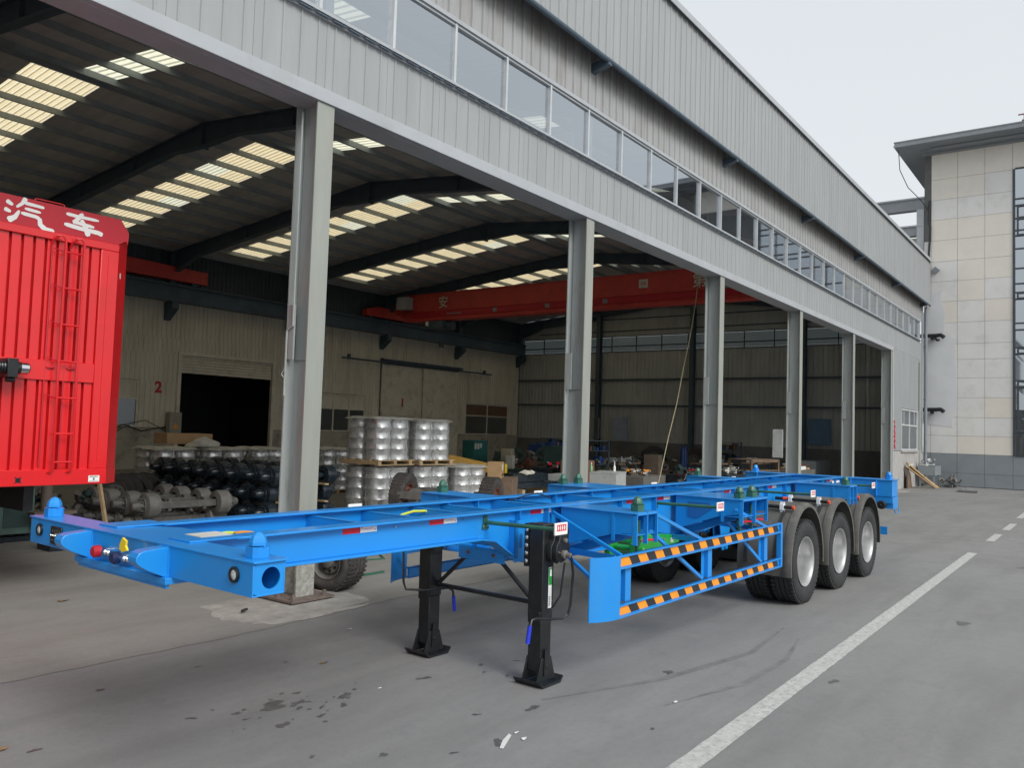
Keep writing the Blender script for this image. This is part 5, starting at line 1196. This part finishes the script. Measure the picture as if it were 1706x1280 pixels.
for i in range(N):
    for j in range(7): t = 2*pi*i/N; p_ = pi/2*j/6; rr = .33*cos(p_)*(1+.15*sin(3*t+j)); vs.append((12.1+rr*1.3*cos(t), 18.4+rr*sin(t), 1.33+.20*sin(p_)*(1+.2*sin(2*t))))
mb.add(vs, [(i*7+j, ((i+1) % N)*7+j, ((i+1) % N)*7+j+1, i*7+j+1) for i in range(N) for j in range(6)])
tag(mb.build('sack', m_sheet), 'crumpled off white plastic sack lying on the left rim stacks', 'sack')

# ------------------------------------------------------------ tyres on the floor
tm_old = tm.copy(); tm_old.materials.clear(); tm_old.materials.append(m_rubber_old); lug_old = tread_lugs(m_rubber_old, n=40, lug=.11)
def tyre(loc, rot, sc_, label, group=None, rim=True, w=1.0, lugs_=True):
    t = tag(empty('tyre', loc, rot), label, 'tyre', group); t.scale = (sc_, sc_*w, sc_)
    put(tm_old, 'rubber', t)
    if lugs_: put(lug_old, 'tread', t)
    if rim: put(rims_old[-1], 'rim', t)
    return t
ro = rims[-1].copy(); ro.materials.clear(); ro.materials.append(m_rust); rims_old = {-1: ro}
mb = MB(); mb.lathe([(-.128, .302), (-.13, .288), (-.09, .270), (-.07, .262), (-.06, .235), (-.085, .20), (-.085, .12), (-.12, .10), (-.13, .06), (-.13, 0)], (0, 0, 0), (0, 1, 0), 36)
disc = mb.mesh('rim', m_rust, fix=False); disc_grey = disc.copy(); disc_grey.materials.clear(); disc_grey.materials.append(m_drum)
mb = MB()
for i in range(8): t = 2*pi*i/8; mb.cyl((.16*cos(t), -.09, .16*sin(t)), (.16*cos(t), -.082, .16*sin(t)), .028, n=12)
holes = mb.mesh('hand_hole', m_black, smooth=False)
def wheel_thing(loc, rot, sc_, label, group=None, w=1.0, rimmat=None):
    t = tag(empty('wheel', loc, rot), label, 'wheel', group); t.scale = (sc_, sc_*w, sc_)
    put(tm_old, 'tyre', t); put(lug_old, 'tread', t); put(disc_grey if w == 1.3 or sc_ < .8 else disc, 'rim', t); put(holes, 'hand_hole', t); return t
wheel_thing((9.05, 16.85, .40), (0, 0, -.25), .78, 'dusty grey truck wheel at the left end of the tyre row behind the red trailer')
for i in range(3): tyre((9.32+.27*i, 17.0+.08*i, .40), (0, 0, -.25+pi/2*0), .78, 'ribbed dark tyre standing %s in the row of tyres behind the red trailer' % ['first', 'in the middle', 'last'][i], 'ribbed tyres standing in a row', rim=False)
# loose axle with two worn wheels
la = thing('wheel_axle', 'old axle with two worn rusty wheels standing before the tall rim stacks', 'axle', (12.95, 11.1, .51), .36-pi/2)
for x in (-.95, .95):
    w = empty('wheel', (x, 0, 0), (0, .3 if x > 0 else 1.1, pi/2), parent=la); put(tm_old, 'tyre', w); put(lug_old, 'tread', w); put(disc, 'rim', w); put(holes, 'hand_hole', w)
    if x > 0:
        pass
mb = MB(); mb.cyl((-.9, 0, 0), (.9, 0, 0), .07, n=12); mb.box(-.55, .55, -.06, .06, -.09, .09); mb.cyl((.6, 0, 0), (.78, 0, 0), .2, n=20); mb.cyl((-.78, 0, 0), (-.6, 0, 0), .2, n=20)
mb.build('axle_beam', m_drum, la)
MB().box(-.9, -.2, -.5, -.35, .02, .16).build('frame_piece', m_drum, la); MB().box(-.9, -.2, .3, .45, .1, .2).build('frame_piece', m_drum, la)
wheel_thing((6.86, 7.62, .35), (0, .6, -pi/2+.2), .69, 'small worn black tyre leaning right behind the nearest column foot', w=1.9)
mb = MB(); mb.tube([(8.4, 8.7, .015), (8.6, 8.9, .02), (8.9, 8.8, .015), (9.1, 9.1, .015)], .012, 6); mb.box(7.7, 8.1, 8.0, 8.04, .006, .03)
tag(mb.build('scrap_strips', m_green), 'dark green strips lying on the floor right of the small tyre', 'scrap')
# loader wheels by the end wall
wheel_thing((39.6, 19.7, .68), (0, .2, -.9), 1.32, 'large loader wheel standing left by the end wall', 'loader wheels by the end wall', 1.3)
wheel_thing((39.9, 17.6, .68), (0, .9, -.9), 1.32, 'large loader wheel standing right of the other by the end wall', 'loader wheels by the end wall', 1.3)

# ------------------------------------------------------------ workshop things between the columns
def boxthing(name, label, cat, x, y, w, d, z0, z1, mat, rz=0.0, group=None, bev=.006, parts=None):
    t = thing(name, label, cat, (x, y, z0), rz, group); MB().box(-w/2, w/2, -d/2, d/2, 0, z1-z0).build('body', mat, t, bev=bev)
    if parts: parts(t, z1-z0)
    return t
def drawers(t, h, w=1.3, d=.7):
    mb = MB()
    for i in range(2): mb.box(-w/2+.04+w/2*i, -w/2+w/2*i+w/2-.04, -d/2-.012, -d/2, .08, h-.18)
    mb.build('door', m_tileg, t)
    mb = MB()
    for i in range(2): mb.box(-.12+.2*i, -.10+.2*i, -d/2-.03, -d/2-.012, h*.45, h*.62)
    mb.build('handle', m_chrome, t)
    MB().box(-w/2-.03, w/2+.03, -d/2-.04, d/2+.02, h, h+.03).build('top', m_cabgrey, t)
cab = boxthing('tool_cabinet', 'pale grey steel tool cabinet with bottles on top, right of the second column', 'cabinet', 20.4, 11.55, 1.35, .75, 0, .86, m_cabgrey, .3, parts=drawers)
def bottle(x, y, z, m, label, h=.24):
    b = MB().lathe([(0, 0), (0, .035), (.13, .037), (.17, .018), (.20, .014), (.20, 0)], (x, y, z), (0, 0, 1), 14).build('bottle', m); tag(b, label, 'bottle')
    MB().lathe([(.20, .016), (h, .014), (h, 0)], (x, y, z), (0, 0, 1), 12).build('cap', m_white, b)
m_bot = M('pale_green_plastic', (.25, .5, .28), .3)
bottle(20.05, 11.9, .89, m_bot, 'pale green bottle standing on the grey tool cabinet', .26); bottle(20.75, 11.55, .89, m_white, 'white spray bottle on the right end of the grey tool cabinet', .28); bottle(19.6, 12.1, .89, m_green2, 'small green tin at the left end of the grey tool cabinet', .18)
boxthing('crate', 'rusty brown steel crate behind the bottles and the tool cabinet', 'crate', 21.6, 13.3, 1.1, .7, .25, 1.12, M('brown_crate', (.20, .11, .07), .7, var=.2), .2)
def lump(name, label, cat, x, y, z, sx, sy, sz, mats, n, seed, group=None):
    """a heap or machine of many different blocks, rods and discs"""
    q = random.Random(seed); t = thing(name, label, cat, (x, y, z), 0, group)
    for i, m in enumerate(mats):
        mb = MB()
        for k in range(n):
            a, b, c = q.uniform(-sx, sx), q.uniform(-sy, sy), q.uniform(0, sz); s = q.uniform(.05, .16)*max(.6, sx)
            mb.T = Matrix.Translation((a, b, c)) @ Matrix.Rotation(q.uniform(0, 3), 4, Vector((q.random(), q.random(), q.random()+.1)).normalized() if c > .2 else 'Z')
            u = q.random()
            if u < .4: mb.box(-s, s, -s*.6, s*.6, -s*.4, s*.4)
            elif u < .7: mb.cyl((-s, 0, 0), (s, 0, 0), s*.35, n=12)
            elif u < .85: mb.lathe([(-.04, s*.5), (-.04, s), (.04, s), (.04, s*.5)], (0, 0, 0), (0, 0, 1), 16, close=True)
            else: mb.tube([(-s*1.6, 0, 0), (-s*.3, 0, s*.4), (s*1.6, 0, 0)], .018, 6)
        mb.T = None; mb.build(['piece', 'fitting', 'rod'][i % 3], m, t)
    return t
m_dgreen = M('dark_green_machine', (.02, .05, .045), .5, var=.3, scale=5)
boxthing('machine', 'dark green machine behind the brown crate right of the second column', 'machine', 22.6, 14.4, 1.5, .9, .9, 1.5, m_dgreen, .2, parts=lambda t, h: (MB().cyl((-.5, -.2, h+.05), (.5, -.2, h+.05), .14, n=16).build('drum', m_blackgloss, t), MB().box(-.6, -.5, -.4, .4, -.9, 0).box(.5, .6, -.4, .4, -.9, 0).build('leg', m_dgreen, t)))
lump('parts_heap', 'heap of dark green castings and rods stacked right of the tool cabinet', 'heap', 24.8, 14.0, .1, .8, .5, 1.0, [m_dgreen, m_drum, m_blackgloss], 22, 5)
lump('parts_heap', 'pile of orange and pale small parts on a low bench right of the tool cabinet', 'heap', 22.9, 11.9, .72, .45, .3, .16, [m_orange, m_sheet, m_drum], 10, 6)
boxthing('bench', 'low dark steel bench carrying orange parts behind the blue trailer', 'bench', 23.1, 11.8, 1.9, .7, 0, .70, m_drum, .1)
boxthing('bench', 'dark work bench with red tools just left of the third column', 'bench', 25.2, 11.4, 2.0, .8, 0, .72, m_blackgloss, .1)
lump('parts_heap', 'dark tools with a small red can on the bench left of the third column', 'heap', 25.2, 11.3, .75, .6, .3, .18, [m_drum, m_redtape, m_blackgloss], 9, 9)
boxthing('crate', 'tall narrow brown crate between the two loader wheels', 'crate', 30.5, 15.2, .6, .6, .1, 1.15, M('rough_crate', (.17, .13, .10), .8, var=.3), .2)
# black steel beams on wooden blocks
for i in range(4):
    tag(MB().box(-1.25, 1.25, -.10, .10, 0, .16).build('steel_beam', m_blackgloss, None, None), 'long black box beam, %s in the pile left of the second column' % ['front lower', 'rear lower', 'front upper', 'rear upper'][i], 'beam', 'black beams on wooden blocks')
    o = bpy.context.scene.objects[-1]
bl = [o for o in sc.objects if o.name.startswith('steel_beam')]
for i, o in enumerate(bl): o.location = (18.7+.3*(i//2)*(-1 if i < 3 else .0)-.0, 12.9+.34*(i % 2), .42+.18*(i//2)); o.rotation_euler = (0, 0, -.12+.03*i); 
bl[2].scale = (.62, 1, 1.3); bl[3].scale = (.62, 1, 1.3)
for x in (17.8, 19.5): tag(MB().box(x-.06, x+.06, 12.6, 13.6, .0, .12).box(x-.06, x+.06, 12.6, 13.6, .13, .26).box(x-.06, x+.06, 12.6, 13.6, .27, .41).build('wood_block', m_wood), 'stacked wooden blocks under the black box beams, %s pair' % ('left' if x < 18 else 'right'), 'wood block')
bm_ = MB().lathe([(-.20, .0), (-.15, .07), (-.04, .12), (.05, .07), (.12, .10), (.19, .04), (.22, 0)], (0, 0, 0), (1, -.9, .1), 11); bm_.v = [(x+q0.uniform(-.025, .025), y+q0.uniform(-.025, .025), z*.6+q0.uniform(-.015, .02)) for q0 in [random.Random(3)] for x, y, z in bm_.v]
tag(bm_.build('bundle', m_door, None, (18.2, 12.8, .84), smooth=False), 'white cloth bundle on the black box beams', 'bundle')
# yellow jib
yj = thing('jib_arm', 'yellow tapered steel jib arm resting beside the rim stacks', 'jib', (18.6, 15.0, .72), -.55)
MB().prism([(-1.2, 0), (.95, .0), (.95, .18), (-.7, .50), (-1.2, .34)], 'y', -.09, .09).build('arm', m_yelsteel, yj, bev=.008); MB().box(.95, 1.02, -.13, .13, -.30, .26).build('end_plate', m_yellow, yj)
for x in (-.8, .7): MB().box(x-.04, x+.04, -.3, .3, -.72, 0).build('trestle', m_darksteel, yj)
cb = boxthing('carton', 'brown cardboard carton with a white label right of the rim stacks', 'carton', 16.75, 12.75, .42, .36, .76, 1.16, m_card, .5, parts=lambda t, h: (MB().box(-.13, .02, -.184, -.181, .2, .34).build('label', m_whitetext, t), MB().box(-.14, -.10, -.184, -.181, .05, .11).box(-.07, -.03, -.184, -.181, .05, .11).box(0, .04, -.184, -.181, .05, .11).box(.07, .11, -.184, -.181, .05, .11).build('print', m_black, t)))
boxthing('wooden_box', 'low brown wooden box under the cardboard carton', 'box', 17.0, 12.8, 1.1, .8, 0, .76, M('old_wood', (.16, .11, .075), .8, var=.3, scale=5), .5)
boxthing('cabinet', 'dark teal electrical cabinet with white labels standing by the back wall', 'cabinet', 26.4, 21.2, .9, .6, 0, 1.5, m_teal, 0, parts=lambda t, h: MB().box(-.4, -.28, -.305, -.30, 1.15, 1.38).box(-.22, -.10, -.305, -.30, 1.15, 1.38).box(-.04, .06, -.305, -.30, 1.2, 1.38).build('label', m_sheet, t))
boxthing('lathe', 'pale upright machine column with white fittings left of the second column', 'machine', 24.2, 17.9, .35, .4, .3, 1.28, M('ivory_machine', (.36, .33, .24), .6, var=.15), .3, parts=lambda t, h: (MB().box(-1.3, 1.3, -.25, .25, -.3, .25).build('bed', m_dgreen, t), MB().box(-.5, -.2, -.35, -.1, .3, .75).build('head', m_sheet, t), MB().cyl((.35, -.3, .5), (.35, -.2, .5), .13, n=14).build('handwheel', m_chrome, t)))
lump('machine_parts', 'dark jumble of greenish machine parts behind the black beams', 'heap', 27.5, 19.0, .1, 2.0, .8, 1.0, [m_dgreen, m_drum, m_rust], 26, 13)
lump('machine_parts', 'small red and grey parts on a dark bench left of the second column', 'heap', 22.2, 14.3, .85, .6, .3, .15, [m_redtape, m_cabgrey, m_drum], 7, 14)
boxthing('bench', 'dark bench with red and grey parts left of the second column', 'bench', 22.0, 14.4, 1.8, .7, 0, .85, m_blackgloss, .1)
boxthing('white_box', 'pale grey flat box lying just left of the second column', 'box', 20.3, 13.1, 1.1, .5, .42, .74, m_cabgrey, .2)
boxthing('barrel_cabinet', 'dull blue steel cabinet between the machines in the rear of the hall', 'cabinet', 31.4, 21.4, .9, .7, 0, 1.35, m_bluecab, .1, parts=lambda t, h: MB().cyl((0, 0, h), (0, 0, h+.08), .2, n=16).build('lid', m_bluecab, t))
boxthing('wall_cabinet', 'pale blue cabinet hanging at the end wall behind the second column', 'cabinet', 41.7, 22.9, .2, .9, 1.55, 2.9, M('pale_blue_cab', (.28, .32, .42), .5), 0)
boxthing('wall_cabinet', 'pale grey notice board left of the pale blue cabinet at the end wall', 'board', 41.9, 24.6, .06, .4, 1.6, 2.8, m_tileg, 0)
boxthing('wall_cabinet', 'blue notice board on the end wall behind the fourth column', 'board', 42.05, 11.9, .06, 1.1, 1.7, 3.0, M('board_blue', (.10, .18, .30), .5), 0)
sg = tag(MB().box(23.85, 23.88, 7.78, 8.08, 1.42, 2.24).build('panel', m_cabgrey, None, bev=.006), 'blank pale grey panel mounted edgewise beside the fourth column', 'panel')
# wooden crate of offcuts, tables and cabinets to the right
wr = thing('timber_crate', 'brown crate of stacked timber offcuts between the third and fourth columns', 'crate', (31.0, 11.2, 0), -.2)
q = random.Random(21)
for i in range(16): 
    o = MB().box(-.9+q.uniform(0, .2), .9-q.uniform(0, .25), -.04, .04, 0, .05).build('plank', m_wood if q.random() < .3 else bpy.data.materials['old_wood'], wr, (0, -.45+.12*(i % 8), .25+.14*(i//8)*3+.02*(i % 3)), smooth=False)
mb = MB()
for x in (-.95, .95): mb.box(x-.04, x+.04, -.5, -.42, 0, 1.15); mb.box(x-.04, x+.04, .42, .5, 0, 1.15)
mb.box(-.95, .95, -.5, -.46, 1.05, 1.13); mb.box(-.95, .95, -.5, -.46, .55, .62); mb.box(-1, 1, -.5, .5, 1.13, 1.16); mb.build('frame', bpy.data.materials['old_wood'], wr)
boxthing('bench', 'dark bench right of the third column cluttered with tools', 'bench', 27.6, 10.9, 2.0, .8, 0, .70, m_blackgloss, 0)
lump('tools', 'scattered pale and dark tools on the bench right of the third column', 'tools', 27.4, 10.8, .73, .8, .3, .2, [m_drum, m_sheet, m_blackgloss], 10, 22)
boxthing('bench', 'long dark bench right of the fourth column', 'bench', 34.2, 10.6, 2.6, .8, 0, .72, m_drum, 0)
boxthing('white_box', 'white flat box on the long bench right of the fourth column', 'box', 33.9, 10.4, .9, .35, .73, .87, m_white, .05)
lump('tools', 'small brown and dark parts along the long bench right of the fourth column', 'tools', 34.4, 10.7, .74, 1.1, .3, .2, [m_rust, m_drum, m_wood], 14, 23)
boxthing('cabinet', 'grey low steel cabinet seen between the last two columns', 'cabinet', 38.6, 11.2, 2.3, .9, 0, 1.0, m_tileg, 0)
boxthing('electric_box', 'grey switch box with an orange warning triangle left of roller door 2', 'box', 18.55, 30.35, .50, .3, 1.35, 2.25, M('beige_box', (.30, .29, .24), .5), 0, parts=lambda t, h: MB().prism([(-.13, .25), (.13, .25), (0, .47)], 'y', -.156, -.151).build('warning_triangle', m_orange, t))
mb = MB(); mb.tube([(14.5+.35*i, 30.5, 1.62+.10*sin(i*1.3)-(.06 if i % 3 else 0)) for i in range(12)], .022, 5); mb.tube([(16.2, 30.45, 1.4), (16.8, 30.45, 1.75), (17.4, 30.45, 1.9), (18.3, 30.45, 1.5)], .015, 5)
tag(mb.build('cable', m_black), 'loose black cables sagging along the rear wall plinth', 'cable')
# things under and behind the red trailer
gm = boxthing('machine', 'dark green machine on the floor behind the red trailer bottom', 'machine', 5.6, 14.2, 1.1, .7, .12, .86, m_mgreen, 0, parts=lambda t, h: (MB().box(-.62, .62, -.42, .42, h, h+.05).build('top_plate', m_mgreen, t), MB().box(-.45, -.1, -.36, -.35, .1, h-.15).box(.1, .45, -.36, -.35, .1, h-.15).build('panel', m_dgreen, t), MB().box(-.6, .6, -.4, .4, -.12, -.04).build('base', m_blackgloss, t)))
tag(MB().cyl((6.35, 13.9, .45), (6.35, 13.9, 1.15), .085, n=14).cyl((6.35, 13.9, .95), (6.35, 13.9, 1.02), .13, n=14).box(6.05, 6.7, 13.6, 14.2, .30, .46).build('jack_post', M('dusty_post', (.15, .12, .10), .7)), 'brown steel jack post standing behind the red trailer bottom', 'jack')
tag(MB().cyl((6.35, 13.9, .02), (6.35, 13.9, .30), .16, n=14).build('post_base', m_drum), 'round dark base under the brown jack post', 'base')
tag(MB().beam((6.95, 13.6, 1.3), (7.05, 13.35, .25), .05, .05).build('wooden_stick', m_wood), 'pale wooden stick leaning upright left of the grey axles', 'stick')
lump('machine_parts', 'dark clutter of axle ends left of the grey axles', 'heap', 7.0, 15.2, .1, .7, .6, .6, [m_drum, m_blackgloss, m_dgreen], 16, 31)
tag(MB().cyl((5.85, 12.6, .35), (6.3, 12.75, .42), .10, n=14).cyl((5.8, 12.58, .35), (5.86, 12.6, .35), .04, n=10).cyl((5.95, 12.7, .1), (5.95, 12.7, .35), .05, n=8).box(5.8, 6.1, 12.5, 12.9, 0.01, .1).build('pump', m_blackgloss), 'small black pump on the floor beyond the left corner of the blue trailer', 'pump')

def workbench(x, y, rz, w, label, m, seed):
    t = thing('workbench', label, 'workbench', (x, y, 0), rz); q = random.Random(seed)
    MB().box(-w/2, w/2, -.35, .35, .78, .84).build('top_board', bpy.data.materials['old_wood'], t, bev=.005)
    for a in (-w/2+.08, w/2-.08):
        for b in (-.28, .28): MB().box(a-.03, a+.03, b-.03, b+.03, 0, .78).build('leg', m, t)
    MB().box(-w/2+.1, w/2-.1, -.28, .28, .25, .28).build('lower_shelf', m, t)
    mb = MB(); mb.box(-.08, .08, -.42, -.22, .84, .96); mb.box(-.05, .05, -.5, -.42, .88, .98); mb.cyl((-.12, -.47, .9), (.12, -.47, .9), .01, n=6); mb.build('vice', m_darksteel, t)
    mb = MB()
    for i in range(6): u = q.uniform(-w/2+.2, w/2-.2); h = q.uniform(.05, .22); mb.box(u-.06, u+.08, .05, .22, .845, .845+h)
    for i in range(5): u = q.uniform(-w/2+.2, w/2-.2); mb.cyl((u, 0, .845), (u, 0, .845+q.uniform(.08, .25)), .035, n=10)
    mb.build('tools', m_cabgrey, t); return t
workbench(28.6, 15.6, .1, 2.2, 'wooden topped workbench with a vice deep between the second and third columns', m_dgreen, 51)
workbench(33.2, 13.8, -.1, 2.4, 'wooden topped workbench with tins deep between the third and fourth columns', m_bluecab, 52)
workbench(36.8, 13.2, 0, 2.0, 'small wooden workbench deep between the last columns', m_darksteel, 53)
def rack(x, y, rz, label, seed):
    t = thing('storage_rack', label, 'rack', (x, y, 0), rz); q = random.Random(seed)
    for a in (-.9, .9):
        for b in (-.25, .25): MB().box(a-.025, a+.025, b-.025, b+.025, 0, 1.7).build('upright', m_darksteel, t)
    for z in (.3, .8, 1.3, 1.66):
        MB().box(-.92, .92, -.27, .27, z, z+.025).build('shelf', m_darksteel, t)
        if z > 1.5: continue
        for k in range(7): u = -.8+.26*k; h = q.uniform(.1, .34); MB().box(u-.09, u+.09, -.15, .12, z+.027, z+.027+h).build('bin', q.choice([m_drum, m_dgreen, m_bluecab, m_rust, m_blackgloss]), t, bev=.006)
rack(25.9, 15.4, .05, 'dark steel storage rack with small bins between the second and third columns', 61)
rack(29.3, 19.0, .0, 'dark steel storage rack with coloured bins at the back of the hall', 62)
rack(38.9, 15.5, -.3, 'dark steel storage rack with bins near the end wall', 63)
wc = thing('welding_cart', 'dark welding set on a small cart just right of the third column', 'welding cart', (22.3, 9.6, 0), .3)
MB().box(-.3, .3, -.2, .2, .25, .85).build('housing', m_bluecab, wc, bev=.02); MB().tube([(-.3, 0, .8), (-.45, 0, .95), (-.45, .1, 1.0)], .015, 6).build('handle_bar', m_darksteel, wc)
for x in (-.22, .22): MB().cyl((x, -.24, .12), (x, .24, .12), .12, n=16).build('wheel', m_rubber, wc)
lump('machine_parts', 'dark machine parts piled behind the welding cart', 'heap', 24.6, 10.6, .1, .8, .5, .9, [m_drum, m_blackgloss, m_dgreen], 20, 71)
lump('machine_parts', 'dark axle parts and fittings heaped in the middle of the hall', 'heap', 34.6, 17.5, .1, 1.6, .9, .8, [m_drum, m_blackgloss, m_rust], 24, 72)
gb_ = thing('gas_bottles', 'pair of blue gas bottles chained in a trolley near the end wall', 'gas bottles', (37.4, 17.0, 0), 0)
for x in (-.14, .14): MB().lathe([(0, 0), (0, .11), (1.1, .115), (1.25, .09), (1.32, .03), (1.42, .03), (1.42, 0)], (x, 0, .1), (0, 0, 1), 16).build('gas_bottle', m_bluecab, gb_)
MB().box(-.3, .3, -.15, .15, .05, .09).box(-.3, -.27, .1, .14, .09, 1.2).box(.27, .3, .1, .14, .09, 1.2).build('trolley', m_darksteel, gb_)
# ------------------------------------------------------------ by the corner outside
lp = thing('leaning_boards', 'bundle of pale wooden battens leaning against the hall plinth', 'boards', (39.3, 6.9, 0))
q = random.Random(33)
for i in range(9):
    a = -.35+.11*i; mb = MB(); mb.beam((a+.9+q.uniform(-.05, .1), -.55+q.uniform(-.1, .1), .03), (a-.55+q.uniform(-.15, .05), .38, 1.0+q.uniform(-.1, .12)), .075, .03); mb.build('batten', m_wood, lp, smooth=False)
mb = MB(); mb.beam((-.7, .33, .98), (-.15, .25, 1.03), .1, .06); mb.build('cross_batten', m_sheet, lp)
mb = MB(); mb.prism([(-.8, 0), (.1, 0), (-.2, .55), (-.75, .9)], 'y', .30, .36); mb.build('broken_board', bpy.data.materials['old_wood'], lp)
tg = thing('wash_trough', 'grey steel trough on legs with rags in the corner of the hall', 'trough', (41.7, 6.9, 0))
mb = MB(); mb.box(-.75, .75, -.35, -.32, .55, .95); mb.box(-.75, .75, .32, .35, .55, .95); mb.box(-.75, -.72, -.32, .32, .55, .95); mb.box(.72, .75, -.32, .32, .55, .95); mb.box(-.75, .75, -.35, .35, .53, .55); mb.build('tray', m_tileg, tg)
for x in (-.6, .6):
    for y in (-.28, .28): MB().box(x-.03, x+.03, y-.03, y+.03, 0, .53).build('leg', m_tileg, tg)
lump('rags', 'pale rags, bottles and cans piled on the grey trough', 'rags', 41.7, 6.95, .93, .5, .22, .3, [m_cabgrey, M('blue_grey_rag', (.22, .25, .36), .8), m_sheet], 6, 41)
lump('scrap_heap', 'low heap of dark bent scrap metal at the foot of the tiled wall', 'heap', 41.9, 6.1, .02, .85, .35, .35, [m_drum, m_darksteel, m_drum], 15, 42)
mb = MB()
for i in range(5): mb.tube([(41.2+.3*i, 5.9, .05), (41.4+.3*i, 6.0, .5+.08*sin(i*2)), (41.9+.25*i, 6.2, .35), (42.2+.1*i, 5.9, .05)], .025, 5)
tag(mb.build('bent_rods', m_drum), 'bent dark steel rods lying over the scrap heap by the tiled wall', 'rods')
rh = thing('scrap_plate', 'flat dark steel hatch lying alone on the concrete before the tiled building', 'plate', (38.9, 5.0, 0), .1)
mb = MB(); mb.box(-.55, .55, -.35, .35, .02, .07); mb.build('plate', m_drum, rh); MB().tube([(-.3, 0, .07), (-.25, 0, .16), (.3, 0, .16), (.4, 0, .08)], .03, 6).box(-.45, .3, -.2, .2, .07, .10).build('handle', m_eave, rh)

# ------------------------------------------------------------ litter in the foreground
def litter(x, y, s, m, label, cat, seed, z=.004, rz=0.0):
    q = random.Random(seed); n = 9; vs = [(0, 0, .006)]
    for i in range(n): t = 2*pi*i/n; r = s*q.uniform(.6, 1.1); vs.append((r*cos(t)*1.5, r*sin(t)*.7, q.uniform(0, s*.35)))
    mb = MB(); mb.add(vs, [(0, 1+i, 1+(i+1) % n) for i in range(n)]); vs2 = [(a, b, c+.0015) for a, b, c in vs]; mb.add(vs2, [(0, 1+i, 1+(i+1) % n) for i in range(n)])
    o = mb.build(cat.replace(' ', '_'), m, None, (x, y, z), smooth=False, fix=False); o.rotation_euler = (0, 0, rz); tag(o, label, cat); return o
m_leaf = M('dry_leaf', (.22, .14, .07), .7); m_paper = M('paper', (.62, .62, .60), .7)
mb = MB(); mb.prism([(-.13, -.012), (.10, -.02), (.12, 0), (.0, .018), (-.13, .012)], 'z', .005, .008); o = mb.build('paper_strip', m_paper, None, (4.36, 3.17, 0)); o.rotation_euler = (0, 0, .45); tag(o, 'torn white paper strip on the yard near the bottom middle', 'paper')
for x, y, s, m, l, c, sd in ((4.47, 3.10, .022, m_paper, 'tiny white paper scrap beside the torn paper strip', 'scrap', 1), (4.52, 3.20, .014, m_paper, 'smallest white crumb right of the torn paper strip', 'scrap', 2),
    (5.81, 2.67, .02, m_paper, 'small white crumbs on the yard left of the painted line', 'scrap', 3), (4.74, 5.34, .03, m_leaf, 'curled pale brown leaf on the yard left of the landing legs', 'leaf', 4),
    (2.27, 5.34, .03, m_leaf, 'small brown leaf at the left edge of the yard', 'leaf', 5), (4.40, 9.12, .05, m_leaf, 'reddish dry leaf on the hall floor under the trailer front', 'leaf', 6),
    (4.57, 4.52, .018, m_paper, 'white crumb near the dark oil spots', 'scrap', 7), (5.66, 6.03, .022, m_paper, 'white crumb at the edge of the hall floor behind the landing legs', 'scrap', 8)):
    litter(x, y, s, m, l, c, sd)
tag(MB().box(-.035, .035, -.02, .02, 0, .04).build('small_carton', m_redtape, None, (5.67, 9.41, .005), bev=.003), 'tiny red and white carton on the floor under the trailer front', 'carton')
tag(MB().cyl((5.31, 7.26, .045), (5.40, 7.30, .045), .014, n=8).build('dark_peg', m_black), 'short black peg lying on the rough concrete at the nearest column foot', 'peg')

for o in bpy.data.objects:                       # joined small pieces that nobody could pick apart
    if o.parent and o.name.split('.')[0] in ('tread_lugs',  'tread', 'piece', 'fitting', 'rod', 'bolt', 'rivet', 'hand_hole', 'lamp_diode', 'label_print', 'sticker_print', 'tape_print', 'placard_mark', 'maker_lettering', 'vertical_print', 'tools', 'orange_stripes', 'black_stripes', 'socket_pin', 'air_lines', 'stay_wire'): o['kind'] = 'stuff'
